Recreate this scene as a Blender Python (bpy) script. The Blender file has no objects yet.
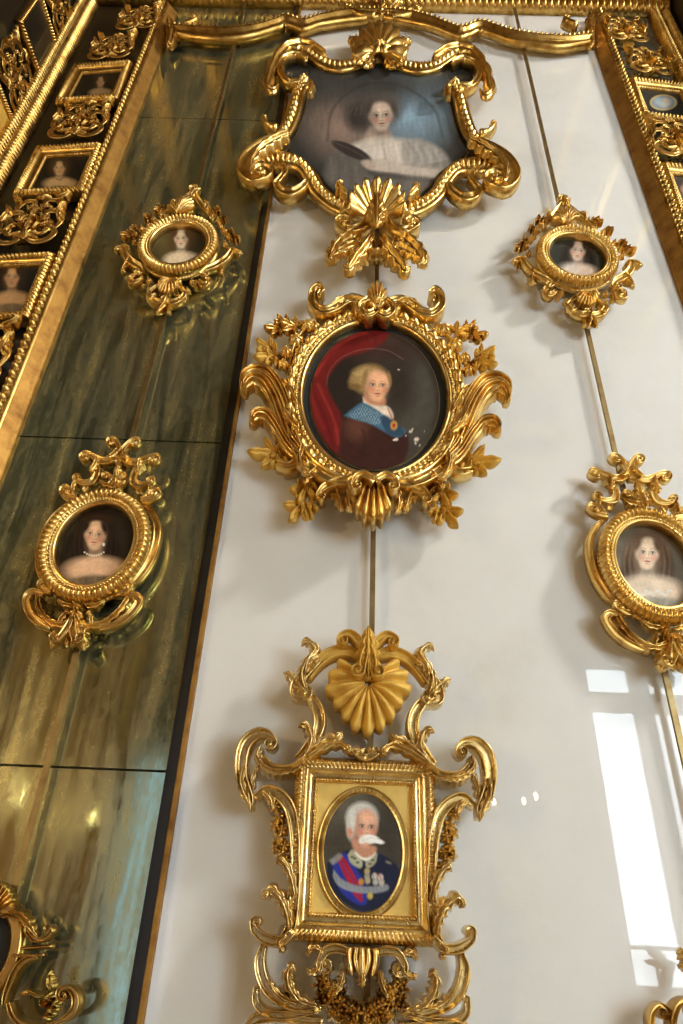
import bpy, math, random
import numpy as np
from mathutils import Matrix, Vector
random.seed(4); rng = np.random.default_rng(4)
SC = bpy.context.scene; COL = SC.collection

# ------------------------------------------------------------------ camera
F = 660.0; CX, CY = 341.5, 512.0                       # focal length and centre for a 683 x 1024 frame
zen = np.array([47.0, 1062.0, -F]); zen /= np.linalg.norm(zen)
xw = np.array([1.0, -.035, 0.0]); xw[2] = (zen[0]*xw[0]+zen[1]*xw[1])/-zen[2]; xw /= np.linalg.norm(xw)
yw = np.cross(zen, xw)
R3 = np.array([xw, yw, zen]); CAM = np.array([0, -1.5, 1.6])
cam_d = bpy.data.cameras.new('camera'); cam = bpy.data.objects.new('camera', cam_d); COL.objects.link(cam)
cam_d.sensor_fit = 'VERTICAL'; cam_d.sensor_height = 36.0; cam_d.lens = F/1024*36.0
cam_d.clip_start = 0.05
m4 = Matrix([list(R3[i])+[CAM[i]] for i in range(3)]+[[0, 0, 0, 1]]); cam.matrix_world = m4
SC.camera = cam

# ------------------------------------------------------------------ light and exposure
SC.view_settings.view_transform = 'Standard'; SC.view_settings.look = 'None'
SC.view_settings.gamma = 1.0; SC.view_settings.use_curve_mapping = False
SC.view_settings.exposure = 0.0
wd = bpy.data.worlds.new('world'); SC.world = wd; wd.use_nodes = True
wd.node_tree.nodes['Background'].inputs[0].default_value = (.75, .85, 1, 1)
wd.node_tree.nodes['Background'].inputs[1].default_value = 1.0
SC.cycles.max_bounces = 6; SC.cycles.glossy_bounces = 4; SC.cycles.diffuse_bounces = 3
SC.cycles.sample_clamp_indirect = 4.0
def area(name, loc, target, sx, sy, power, col):
    l = bpy.data.lights.new(name, 'AREA'); l.shape = 'RECTANGLE'; l.size = sx; l.size_y = sy
    l.energy = power; l.color = col
    o = bpy.data.objects.new(name, l); COL.objects.link(o); o.location = loc
    o.rotation_euler = (Vector(target)-Vector(loc)).to_track_quat('-Z', 'Y').to_euler(); return o
area('upper_right_key', (4.85, -2.65, 6.1), (0.1, 0, 3.0), .6, .7, 262, (1.0, .985, .95))  # key set by the shadow direction; the high window is an added stand-in
area('low_blue_fill', (4.2, -4.85, 1.7), (0.4, 0, 1.4), .8, 1.8, 75, (.55, .78, 1.0))  # added blue fill for the lower panel, kept out of the visible reflection
area('left_warm_fill', (-3.25, -2.2, 4.6), (-0.3, 0, 3.0), .7, 1.2, 12, (1.0, .86, .62))  # added weak warm fill from the left, no known window there

# ------------------------------------------------------------------ materials
def s2l(c):
    c = np.asarray(c, float)/255.0
    return np.where(c <= .04045, c/12.92, ((c+.055)/1.055)**2.4)
def newmat(name):
    m = bpy.data.materials.new(name); m.use_nodes = True
    nt = m.node_tree; b = nt.nodes['Principled BSDF']; return m, nt, b
def N(nt, t, **kw):
    n = nt.nodes.new(t)
    for k, v in kw.items():
        if k in n.inputs: n.inputs[k].default_value = v
        else: setattr(n, k, v)
    return n
def ramp(nt, fac, stops):
    r = nt.nodes.new('ShaderNodeValToRGB'); nt.links.new(fac, r.inputs[0])
    e = r.color_ramp.elements
    e[0].position, e[0].color = stops[0][0], (*stops[0][1], 1)
    e[1].position, e[1].color = stops[-1][0], (*stops[-1][1], 1)
    for p, c in stops[1:-1]:
        x = e.new(p); x.color = (*c, 1)
    return r.outputs[0]
def texco(nt, scale=(1, 1, 1)):
    t = nt.nodes.new('ShaderNodeTexCoord'); mp = nt.nodes.new('ShaderNodeMapping')
    mp.inputs['Scale'].default_value = scale
    nt.links.new(t.outputs['Object'], mp.inputs[0]); return mp.outputs[0]
def gold(name, c1, c2, c3, rough, metal=1.0, bump=.06, scale=60):
    m, nt, b = newmat(name); co = texco(nt)
    n = N(nt, 'ShaderNodeTexNoise', Scale=scale*.35, Detail=5.0, Roughness=.6); nt.links.new(co, n.inputs[0])
    nt.links.new(ramp(nt, n.outputs[0], [(.28, c3), (.45, c2), (.62, c1)]), b.inputs['Base Color'])
    n2 = N(nt, 'ShaderNodeTexNoise', Scale=scale*1.5, Detail=4.0); nt.links.new(co, n2.inputs[0])
    rr = N(nt, 'ShaderNodeMapRange'); rr.inputs[3].default_value = rough-.03; rr.inputs[4].default_value = rough+.14
    nt.links.new(n2.outputs[0], rr.inputs[0]); nt.links.new(rr.outputs[0], b.inputs['Roughness'])
    bp = N(nt, 'ShaderNodeBump', Strength=bump, Distance=.004); nt.links.new(n2.outputs[0], bp.inputs['Height'])
    nt.links.new(bp.outputs[0], b.inputs['Normal'])
    b.inputs['Metallic'].default_value = metal
    return m
GOLD = gold('gold_leaf', (.88, .62, .22), (.76, .49, .145), (.44, .23, .06), .25)
OLD = gold('old_gilding', (.74, .48, .15), (.56, .33, .08), (.26, .13, .03), .27)
PALE = gold('pale_gilding', (.90, .69, .33), (.78, .55, .21), (.46, .28, .09), .24)
MATTE = gold('matte_ochre_gilding', (.78, .49, .09), (.70, .42, .07), (.54, .30, .05), .55, metal=.3)
MATG = gold('gilt_mat', (.86, .60, .17), (.80, .54, .14), (.70, .45, .11), .45, metal=.35, bump=.05)
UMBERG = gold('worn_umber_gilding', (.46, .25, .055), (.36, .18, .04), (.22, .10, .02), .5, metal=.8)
BRASS = gold('brass_rod', (.34, .25, .11), (.29, .20, .085), (.22, .14, .055), .42, bump=.03)
def plain(name, col, rough=.5, coat=0, metal=0, noise=0, nscale=20):
    m, nt, b = newmat(name)
    c = tuple(s2l(col))
    b.inputs['Roughness'].default_value = rough; b.inputs['Metallic'].default_value = metal
    b.inputs['Coat Weight'].default_value = coat; b.inputs['Coat Roughness'].default_value = .06
    if noise:
        n = N(nt, 'ShaderNodeTexNoise', Scale=float(nscale), Detail=5.0); nt.links.new(texco(nt), n.inputs[0])
        nt.links.new(ramp(nt, n.outputs[0], [(.3, tuple(v*(1-noise) for v in c)), (.7, tuple(min(1, v*(1+noise)) for v in c))]), b.inputs['Base Color'])
    else: b.inputs['Base Color'].default_value = (*c, 1)
    return m
VELVET = plain('black_velvet', (20, 26, 30), .75, coat=.25)
DARK = plain('dark_lacquer', (26, 23, 17), .35, noise=.3)
WOODS = plain('dark_wood', (66, 50, 32), .35, noise=.35, nscale=30)
WALLB = plain('umber_plaster', (96, 80, 48), .6, noise=.2, nscale=3)
CREAM = plain('cream_plaster', (214, 208, 192), .6, noise=.08, nscale=3)
FLOORM = plain('parquet', (160, 138, 106), .3, noise=.35, nscale=5)
CEILM = plain('ceiling_plaster', (120, 100, 62), .6, noise=.2, nscale=2)
WHITEP = plain('white_paint', (225, 225, 220), .4)
BLUEP = plain('blue_paint', (150, 185, 215), .5, noise=.12, nscale=2)
CURT = plain('gold_damask', (190, 145, 62), .45, metal=.35, noise=.4, nscale=9)
# white linen behind glass
m, nt, b = newmat('white_linen_under_glass'); co = texco(nt)
wv1 = N(nt, 'ShaderNodeTexWave', Scale=90.0, Distortion=3.0, Detail=3.0); wv1.bands_direction = 'X'
wv2 = N(nt, 'ShaderNodeTexWave', Scale=90.0, Distortion=3.0, Detail=3.0); wv2.bands_direction = 'Z'
for w in (wv1, wv2): nt.links.new(co, w.inputs[0])
mx = N(nt, 'ShaderNodeMath', operation='ADD'); nt.links.new(wv1.outputs[1], mx.inputs[0]); nt.links.new(wv2.outputs[1], mx.inputs[1])
ns = N(nt, 'ShaderNodeTexNoise', Scale=2.2, Detail=6.0, Roughness=.65); nt.links.new(co, ns.inputs[0])
ad = N(nt, 'ShaderNodeMath', operation='MULTIPLY_ADD'); ad.inputs[1].default_value = .10
nt.links.new(mx.outputs[0], ad.inputs[0]); nt.links.new(ns.outputs[0], ad.inputs[2])
nt.links.new(ramp(nt, ad.outputs[0], [(.3, (.60, .565, .50)), (.55, (.70, .68, .635)), (.8, (.75, .73, .69))]), b.inputs['Base Color'])
b.inputs['Roughness'].default_value = .8; b.inputs['Specular IOR Level'].default_value = .1
b.inputs['Coat Weight'].default_value = 1; b.inputs['Coat Roughness'].default_value = .015; b.inputs['Coat IOR'].default_value = 1.5
LINEN = m
# tarnished mirror: gold-brown foxing flecks, plus painted gold streaks imitating mirrored gilding
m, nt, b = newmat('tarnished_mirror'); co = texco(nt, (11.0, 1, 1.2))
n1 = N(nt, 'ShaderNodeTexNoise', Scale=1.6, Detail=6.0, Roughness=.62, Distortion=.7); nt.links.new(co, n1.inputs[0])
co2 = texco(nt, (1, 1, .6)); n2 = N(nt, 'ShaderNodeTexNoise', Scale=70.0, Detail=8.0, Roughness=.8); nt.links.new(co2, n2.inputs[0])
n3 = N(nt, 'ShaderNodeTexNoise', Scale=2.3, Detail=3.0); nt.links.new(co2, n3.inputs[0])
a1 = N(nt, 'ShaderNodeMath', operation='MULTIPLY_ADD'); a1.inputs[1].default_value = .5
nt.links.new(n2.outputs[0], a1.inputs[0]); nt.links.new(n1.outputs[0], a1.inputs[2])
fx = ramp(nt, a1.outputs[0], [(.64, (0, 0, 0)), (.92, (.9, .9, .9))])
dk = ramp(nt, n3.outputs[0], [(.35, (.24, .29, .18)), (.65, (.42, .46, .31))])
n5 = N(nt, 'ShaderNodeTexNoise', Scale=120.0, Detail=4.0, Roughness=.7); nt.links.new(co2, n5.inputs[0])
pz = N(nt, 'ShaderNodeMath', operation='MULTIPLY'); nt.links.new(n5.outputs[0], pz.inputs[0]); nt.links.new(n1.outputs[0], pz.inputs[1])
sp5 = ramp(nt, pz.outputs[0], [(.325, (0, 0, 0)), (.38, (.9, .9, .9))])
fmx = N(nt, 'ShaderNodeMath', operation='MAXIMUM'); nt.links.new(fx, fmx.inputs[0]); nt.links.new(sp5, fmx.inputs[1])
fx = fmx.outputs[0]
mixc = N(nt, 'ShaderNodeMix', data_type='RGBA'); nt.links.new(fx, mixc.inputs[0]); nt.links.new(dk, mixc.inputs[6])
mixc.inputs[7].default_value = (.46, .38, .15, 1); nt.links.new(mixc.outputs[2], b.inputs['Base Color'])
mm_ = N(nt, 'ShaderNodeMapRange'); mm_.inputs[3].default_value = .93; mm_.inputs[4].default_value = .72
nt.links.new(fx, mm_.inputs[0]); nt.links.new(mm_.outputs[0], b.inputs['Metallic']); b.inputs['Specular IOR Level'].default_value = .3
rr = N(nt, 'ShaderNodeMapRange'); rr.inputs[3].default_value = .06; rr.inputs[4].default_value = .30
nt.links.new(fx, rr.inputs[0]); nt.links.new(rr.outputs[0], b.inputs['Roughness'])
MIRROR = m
# paint
m, nt, b = newmat('oil_paint'); at = N(nt, 'ShaderNodeVertexColor'); at.layer_name = 'Col'
nt.links.new(at.outputs[0], b.inputs['Base Color']); b.inputs['Roughness'].default_value = .55
b.inputs['Coat Weight'].default_value = .1; b.inputs['Coat Roughness'].default_value = .08; b.inputs['Specular IOR Level'].default_value = .2
PAINT = m
def emit(name, col, s):
    m, nt, b = newmat(name); b.inputs['Base Color'].default_value = (0, 0, 0, 1)
    b.inputs['Emission Color'].default_value = (*col, 1); b.inputs['Emission Strength'].default_value = s; return m
SKYW = emit('bright_sky_pane', (.80, .91, 1.0), 12.5)
BULB = emit('candle_bulb', (1.0, .80, .45), 60.0)

# ------------------------------------------------------------------ scene graph helpers
def thing(name, label, cat, loc, group=None):
    o = bpy.data.objects.new(name, None); COL.objects.link(o); o.location = loc
    o.empty_display_size = .05
    o['label'] = label; o['category'] = cat
    if group: o['group'] = group
    return o
def origin(p):
    v = Vector((0, 0, 0))
    while p is not None: v += Vector(p.location); p = p.parent
    return np.array(v)
def mesh(name, V, Fc, mat, parent=None, smooth=True, cols=None, label=None):
    V = np.asarray(V, float)
    if parent is not None: V = V-origin(parent)
    me = bpy.data.meshes.new(name); me.from_pydata(V.tolist(), [], [list(f) for f in Fc]); me.update()
    if smooth: me.shade_smooth()
    if cols is not None:
        at = me.color_attributes.new('Col', 'FLOAT_COLOR', 'POINT')
        at.data.foreach_set('color', np.column_stack([cols, np.ones(len(cols))]).astype(np.float32).ravel())
    me.materials.append(mat)
    o = bpy.data.objects.new(name, me); COL.objects.link(o)
    if parent is not None: o.parent = parent
    if label: o['label'] = label
    return o
def fix(V, Fc):
    """outward faces by signed volume"""
    V = np.asarray(V, float); vol = 0.0
    for f in Fc:
        for i in range(1, len(f)-1): vol += np.dot(V[f[0]], np.cross(V[f[i]], V[f[i+1]]))
    return [tuple(reversed(f)) for f in Fc] if vol < 0 else [tuple(f) for f in Fc]
def box(x0, x1, y0, y1, z0, z1):
    V = [(x, y, z) for x in (x0, x1) for y in (y0, y1) for z in (z0, z1)]
    return V, fix(V, [(0, 1, 3, 2), (4, 6, 7, 5), (0, 4, 5, 1), (2, 3, 7, 6), (0, 2, 6, 4), (1, 5, 7, 3)])
def join(parts):
    V = []; Fc = []
    for v, f in parts:
        k = len(V); V += [tuple(p) for p in v]; Fc += [tuple(i+k for i in q) for q in f]
    return V, Fc
def copy_tree(o, parent=None, skip=()):
    c = o.copy(); COL.objects.link(c); c.parent = parent
    for ch in list(o.children):
        if ch.name.split('.')[0] not in skip: copy_tree(ch, c, skip)
    return c
def struct(name, V, Fc, mat, smooth=False, label=None):
    o = mesh(name, V, Fc, mat, smooth=smooth); o['kind'] = 'structure'
    if label: o['label'] = label
    return o

# ------------------------------------------------------------------ mapping of drawings to the wall plane (y = -distance from wall)
def W(px, py, d=0.0):
    v = R3 @ np.array([px-CX, CY-py, -F]); t = (-d-CAM[1])/v[1]; return CAM+v*t
def PXA(P):
    q = (np.asarray(P)-CAM) @ R3
    return CX+F*q[:, 0]/-q[:, 2], CY-F*q[:, 1]/-q[:, 2]
class Draw:
    """a drawing surface: maps drawing units to the wall; x0,y0,s give the drawing's origin and scale"""
    def __init__(s, x0, y0, sc, kx=1.0, ax=0.0): s.x0, s.y0, s.sc, s.kx, s.ax = x0, y0, sc, kx, ax
    def at(s, u, v, d):
        p = W(s.x0+u/s.sc, s.y0+v/s.sc, d); p[0] = s.ax+(p[0]-s.ax)*s.kx; return p
    def ratio(s, v):                       # how much heights are foreshortened against widths
        p = W(340, s.y0+v/s.sc); q = (p-CAM) @ R3; return 1.5/-q[2]
class Flat:
    """drawing units are millimetres about (X, Z), v downwards"""
    def __init__(s, X, Z): s.X, s.Z, s.sc = X, Z, 1000.0
    def at(s, u, v, d): return np.array([s.X+u/1000, -d, s.Z-v/1000])
    def ratio(s, v): return 1.0
WM = 1.0; SM = 1.0
D = None; AX = 0.0; PAR = None; MAT = GOLD     # current drawing, mirror axis, parent, material
def setd(d, ax, par, mat=GOLD, wm=1.0, sm=1.0):
    global D, AX, PAR, MAT, WM, SM
    D, AX, PAR, MAT, WM, SM = d, ax, par, mat, wm, sm
def out(name, V, Fc, mirror, mat=None, parent=None, smooth=True):
    V = np.asarray(V); Fc = fix(V, Fc)
    o = mesh(name, V, Fc, mat or MAT, parent or PAR, smooth); r = [o]
    if mirror:
        V2 = V.copy(); V2[:, 0] = 2*AX-V2[:, 0]
        r.append(mesh(name, V2, [tuple(reversed(f)) for f in Fc], mat or MAT, parent or PAR, smooth))
    return r
ROUND = [(-math.cos(a), math.sin(a)) for a in np.linspace(0, math.pi, 11)]
RIM = [(-1, 0), (-1, .5), (-.88, .88), (-.7, .95), (-.55, .72), (-.3, .62), (0, .70), (.3, .62), (.55, .72), (.7, .95), (.88, .88), (1, .5), (1, 0)]
def _fl(k):
    p = [(-1, 0)]
    for s in np.linspace(-.98, .98, 6*k+1): p.append((s, (1-.85*abs(s)**2.2)*(.62+.38*abs(math.cos(s*math.pi*k/2)))))
    return p+[(1, 0)]
FLUTE = _fl(3); FLUTE5 = _fl(5)
BEAD = [(-1, 0), (-1, .45), (-.8, .62), (-.6, .6), (-.5, .55), (-.36, .8), (-.15, .98), (0, 1.0), (.15, .98), (.36, .8), (.5, .55), (.6, .6), (.8, .62), (1, .45), (1, 0)]
def spline(P, n):
    P = np.asarray(P, float); k = len(P)
    if k == 2: t = np.linspace(0, 1, n)[:, None]; return P[0]*(1-t)+P[1]*t
    Q = np.vstack([2*P[0]-P[1], P, 2*P[-1]-P[-2]]); res = []
    for x in np.linspace(0, k-1-1e-9, n):
        i = int(x); t = x-i; a, b, c, d = Q[i], Q[i+1], Q[i+2], Q[i+3]
        res.append(.5*((2*b)+(c-a)*t+(2*a-5*b+4*c-d)*t*t+(3*b-a-3*c+d)*t**3))
    return np.array(res)
def sweep_raw(pts, w, h, d0, prof=ROUND, lift=0, bead=None, lob=None, dens=1.0):
    k = len(pts)
    w = list(w) if hasattr(w, '__len__') else [w*.55]+[w]*(k-2)+[w*.5]
    h = list(h) if hasattr(h, '__len__') else [h*.7]+[h]*(k-2)+[h*.6]
    lift = list(lift) if hasattr(lift, '__len__') else [lift]*k
    def stretch(a): return np.interp(np.linspace(0, 1, k), np.linspace(0, 1, len(a)), a)
    w, h, lift = stretch(w)*WM, stretch(h), stretch(lift)
    ctrl = np.column_stack([np.asarray(pts, float), w, h, lift])
    L = np.sum(np.hypot(*np.diff(ctrl[:, :2], axis=0).T))
    step = max(np.mean(w)*.22, L/90) if not bead else bead/6.0
    if lob: step = min(step, L/lob[0]/7)
    n = int(max(7, min(260, dens*L/step)))
    S = spline(ctrl, n); xy = S[:, :2].copy()
    rt = D.ratio(np.mean(xy[:, 1])); iso = xy*np.array([1, 1/rt])
    T = np.gradient(iso, axis=0); T /= np.maximum(np.linalg.norm(T, axis=1), 1e-9)[:, None]
    Nn = np.column_stack([-T[:, 1], T[:, 0]])*np.array([1, rt])
    Nn /= np.maximum(np.linalg.norm(Nn, axis=1), 1e-9)[:, None]
    arc = np.concatenate([[0], np.cumsum(np.hypot(*np.diff(xy, axis=0).T))])
    V = []; q = len(prof)
    for i in range(n):
        ww, hh, lf = max(S[i, 2], .2), max(S[i, 3], .0005), S[i, 4]
        f = arc[i]/max(arc[-1], 1e-9)
        ml = mr = 1.0; sh = 0
        if lob:
            ph = (f*lob[0]) % 1.0; ml = mr = 1-lob[1]*(1-math.sin(math.pi*min(1, ph*1.08)))**1.3
        bd = abs(math.sin(math.pi*arc[i]/bead)) if bead else 1
        dm = d0+lf+.5*hh
        for s, t in prof:
            a = s*(ml if s < 0 else mr)*ww*.5
            u, v = xy[i]+Nn[i]*a
            if bead and abs(s) < .45: t = .55+(t-.55)*bd
            p = D.at(u, v, dm); V.append((p[0], -(d0+lf*(1 if t > 0 else .85)+t*hh), p[2]))
    Fc = []
    for i in range(n-1):
        for j in range(q):
            a, b2 = i*q+j, i*q+(j+1) % q; Fc.append((a, b2, b2+q, a+q))
    Fc.append(tuple(range(q))[::-1]); Fc.append(tuple(range((n-1)*q, n*q)))
    return V, Fc
def ball_raw(u, v, r, d, h=None):
    c = D.at(u, v, d); sx = np.linalg.norm(D.at(u+r, v, d)-c); V = []; Fc = []
    h = h or sx; n, mm = 10, 6
    for i in range(mm+1):
        a = math.pi*i/mm
        for j in range(n):
            t = 2*math.pi*j/n; V.append((c[0]+sx*math.sin(a)*math.cos(t), c[1]-h*math.cos(a), c[2]+sx*math.sin(a)*math.sin(t)))
    for i in range(mm):
        for j in range(n): Fc.append((i*n+j, i*n+(j+1) % n, (i+1)*n+(j+1) % n, (i+1)*n+j))
    return V, fix(V, Fc)
def volute(pts, r, dirn, turns=1.15):
    """append a spiral to the end of a path"""
    P = [np.array(p, float) for p in pts]; rt = D.ratio(P[-1][1])
    t = (P[-1]-P[-2])/np.array([1, rt]); t /= np.linalg.norm(t)
    nrm = np.array([-t[1], t[0]])*dirn; c = P[-1]/np.array([1, rt])+nrm*r
    a0 = math.atan2(*(-nrm)[::-1]); o = []
    n = max(5, int(turns*8))
    for i in range(1, n+1):
        f = i/n; a = a0+dirn*f*turns*2*math.pi; rr = r*(1-.72*f)
        o.append((c+rr*np.array([math.cos(a), math.sin(a)]))*np.array([1, rt]))
    return [tuple(p) for p in P]+[tuple(p) for p in o], tuple(c*np.array([1, rt]))
def sweep(name, pts, w, h, d0, prof=ROUND, lift=0, mirror=True, mat=None, bead=None, lob=None, vol=None, vol0=None, parent=None, eye=True):
    """vol=(radius, direction[, turns]) curls the end, vol0 the start"""
    k = len(pts)
    w = list(w) if hasattr(w, '__len__') else [w*.55]+[w]*(k-2)+[w*.5]
    h = list(h) if hasattr(h, '__len__') else [h]*k
    w = list(np.interp(np.linspace(0, 1, k), np.linspace(0, 1, len(w)), w)); h = list(np.interp(np.linspace(0, 1, k), np.linspace(0, 1, len(h)), h))
    ex = []; P = list(pts)
    for which in (vol0, vol):
        if which:
            if which is vol0: P = P[::-1]; w = w[::-1]; h = h[::-1]
            n0 = len(P); P, c = volute(P, which[0], which[1], which[2] if len(which) > 2 else 1.15)
            m_ = len(P)-n0; wl = w[-1] if w[-1] > .6*max(w) else w[-1]
            w = w+list(np.linspace(wl, wl*.5, m_)); h = h+list(np.linspace(h[-1], h[-1]*1.15, m_))
            if eye: ex.append(ball_raw(c[0], c[1], which[0]*.34, d0+h[-1]*.75))
            if which is vol0: P = P[::-1]; w = w[::-1]; h = h[::-1]
    V, Fc = sweep_raw(P, w, h, d0, prof, lift, bead, lob)
    Fc = fix(np.array(V), Fc); V, Fc = join([(V, Fc)]+ex)
    o = mesh(name, V, Fc, mat or MAT, parent or PAR); r = [o]
    if mirror:
        V2 = np.array(V); V2[:, 0] = 2*AX-V2[:, 0]
        r.append(mesh(name, V2, [tuple(reversed(f)) for f in Fc], mat or MAT, parent or PAR))
    return r
def leaf(pts, w, h, d0, lobes=4, mirror=True, mat=None, curl=.6, name='leaf', k=3, amp=.45):
    """acanthus leaf along a path: fluted, lobed edge, tip lifting off the ground"""
    n = len(pts)
    ww = [w*.5, w*.95, w, w*.75, w*.10]; hh = [h*.9, h*.95, h*.75, h*.45, h*.14]
    lf = [0, 0, h*.25*curl, h*.75*curl, h*1.0*curl]
    P = spline(np.array(pts, float), 5) if n < 5 else np.array(pts, float)
    return sweep(name, [tuple(p) for p in P], ww, hh, d0, FLUTE if k == 3 else FLUTE5, lf if True else 0, mirror, mat, lob=(lobes, amp))
def shell(c, rx, ry, a0, a1, ribs, d0, h, mirror=False, mat=None, name='shell', cup=False, r0=.1, rf=None):
    """fan of ribs; angles in degrees, 90 is up the wall"""
    nr = 12; na = ribs*8+1; V = []
    for i in range(nr+1):
        q = r0+(1-r0)*i/nr
        for j in range(na):
            f = j/(na-1); a = math.radians(a0+(a1-a0)*f); rb = abs(math.sin(math.pi*ribs*f))
            rad = q*(1-(.06 if cup else .13)*(1-rb)*q)*(rf(math.degrees(a)) if rf else 1)
            prof = (.25+.75*q**1.3) if cup else (.45+.55*math.sin(math.pi*(.18+.72*q)))
            hh = h*(prof*(.72+.28*rb*min(1, q*1.5)) + (.12*max(0, q-.8)/.2 if not cup else 0))
            p = D.at(c[0]+rx*rad*math.cos(a), c[1]-ry*rad*math.sin(a), d0+.6*h); V.append((p[0], -(d0+hh), p[2]))
    Fc = [(i*na+j, i*na+j+1, (i+1)*na+j+1, (i+1)*na+j) for i in range(nr) for j in range(na-1)]
    nf = len(V); V += [(x, -d0, z) for x, y, z in V]
    Fc += [tuple(nf+k for k in reversed(f)) for f in Fc]
    ring = [j for j in range(na)]+[i*na+na-1 for i in range(1, nr+1)]+[nr*na+j for j in range(na-2, -1, -1)]+[i*na for i in range(nr-1, 0, -1)]
    for i in range(len(ring)):
        a, b2 = ring[i], ring[(i+1) % len(ring)]; Fc.append((b2, a, a+nf, b2+nf))
    return out(name, V, Fc, mirror, mat)
def flower(c, r, d0, h, petals=5, mirror=True, mat=None, ph=0.0, name='flower'):
    rt = D.ratio(c[1]); na = petals*6; nr = 8; V = []; h = h*.62
    for i in range(nr+1):
        q = max(.03, i/nr)
        for j in range(na):
            a = 2*math.pi*j/na; pe = abs(math.cos(petals*(a)/2))
            rad = r*q*(1-.36*(1-pe)*q)
            hh = h*((.95*math.exp(-(q/.2)**2)) + .75*math.sin(math.pi*min(1, .12+q*.9))*(.65+.35*pe)) if q < .99 else 0
            p = D.at(c[0]+rad*math.cos(a+ph), c[1]+rad*rt*math.sin(a+ph), d0+.5*h); V.append((p[0], -(d0+hh), p[2]))
    Fc = [(i*na+j, i*na+(j+1) % na, (i+1)*na+(j+1) % na, (i+1)*na+j) for i in range(nr) for j in range(na)]
    Fc.append(tuple(range(na))[::-1]); Fc.append(tuple(range(nr*na, nr*na+na)))
    return out(name, V, Fc, mirror, mat)
def sprig(c, r, ang, d0, h, mirror=True, mat=None, name='leaf'):
    """three-lobed flat leaf cluster pointing at ang (degrees, 0 right, 90 up)"""
    rt = D.ratio(c[1]); parts = []; r = r*SM
    for da, l, wd_ in ((0, 1, .46), (52, .78, .4), (-52, .78, .4), (105, .45, .3), (-105, .45, .3)):
        a = math.radians(ang+da); b0 = np.array(c, float)-np.array([math.cos(math.radians(ang)), -rt*math.sin(math.radians(ang))])*r*.45
        P = [tuple(b0+np.array([math.cos(a), -rt*math.sin(a)])*r*1.35*l*f) for f in (0, .3, .6, .85, 1.0)]
        V, Fc = sweep_raw(P, [r*.1, r*wd_, r*wd_*1.1, r*wd_*.6, r*.05], [h*.4, h*.8, h, h*.8, h*.3], d0, FLUTE[:], [0, 0, h*.2, h*.5, h*.6], lob=(2, .3))
        parts.append((V, fix(np.array(V), Fc)))
    V, Fc = join(parts)
    o = mesh(name, V, Fc, mat or MAT, PAR)
    if mirror:
        V2 = np.array(V); V2[:, 0] = 2*AX-V2[:, 0]; mesh(name, V2, [tuple(reversed(f)) for f in Fc], mat or MAT, PAR)
    return o
def oval(name, X, Z, a, b, rows, seg, mat, parent):
    """rows: (offset outwards, depth, bump outwards, bump depth, count, phase)"""
    V = []; q = len(rows)
    for i in range(seg):
        t = 2*math.pi*i/seg
        for off, d, bo, bd, n, ph in rows:
            m_ = abs(math.sin(n*t/2+ph)) if n else 0
            o_ = off+bo*m_; V.append((X+(a+o_)*math.cos(t), -(d+bd*m_), Z+(b+o_)*math.sin(t)))
    Fc = [(i*q+j, i*q+(j+1) % q, ((i+1) % seg)*q+(j+1) % q, ((i+1) % seg)*q+j) for i in range(seg) for j in range(q)]
    return mesh(name, V, fix(V, Fc), mat, parent)
def rectm(name, x0, x1, z0, z1, rows, pitch, mat, parent, smooth=True):
    """mitred rectangular moulding; rows: (offset inwards, depth, bump depth)"""
    V = []; Fc = []; q = len(rows)
    cs = [(x0, z0, 1, 1), (x1, z0, -1, 1), (x1, z1, -1, -1), (x0, z1, 1, -1)]
    for k in range(4):
        A, B = cs[k], cs[(k+1) % 4]; L = abs(B[0]-A[0])+abs(B[1]-A[1]); nb = max(2, round(L/pitch)); n = nb*6+1; b0 = len(V)
        for i in range(n):
            f = i/(n-1); m_ = abs(math.sin(math.pi*nb*f))
            for off, d, bd in rows:
                ax_, az_ = A[0]+A[2]*off, A[1]+A[3]*off; bx_, bz_ = B[0]+B[2]*off, B[1]+B[3]*off
                V.append((ax_+(bx_-ax_)*f, -(d+bd*m_), az_+(bz_-az_)*f))
        Fc += [(b0+i*q+j, b0+i*q+(j+1) % q, b0+(i+1)*q+(j+1) % q, b0+(i+1)*q+j) for i in range(n-1) for j in range(q)]
    return mesh(name, V, fix(V, Fc), mat, parent, smooth)
def ovalplate(name, X, Z, a, b, d0, d1, mat, parent, hole=None, n=96):
    """flat oval slab from d0 to d1, with an oval hole if asked"""
    V = []; Fc = []
    ts = [2*math.pi*i/n for i in range(n)]
    if hole:
        ha, hb = hole
        for aa, bb, d in ((a, b, d0), (a, b, d1), (ha, hb, d1), (ha, hb, d0)): V += [(X+aa*math.cos(t), -d, Z+bb*math.sin(t)) for t in ts]
        for r in range(4):
            for i in range(n): Fc.append((r*n+i, r*n+(i+1) % n, ((r+1) % 4)*n+(i+1) % n, ((r+1) % 4)*n+i))
    else:
        for d in (d0, d1): V += [(X+a*math.cos(t), -d, Z+b*math.sin(t)) for t in ts]
        for i in range(n): Fc.append((i, (i+1) % n, n+(i+1) % n, n+i))
        Fc.append(tuple(range(n))[::-1]); Fc.append(tuple(range(n, 2*n)))
    return mesh(name, V, fix(V, Fc), mat, parent, smooth=False)

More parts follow.
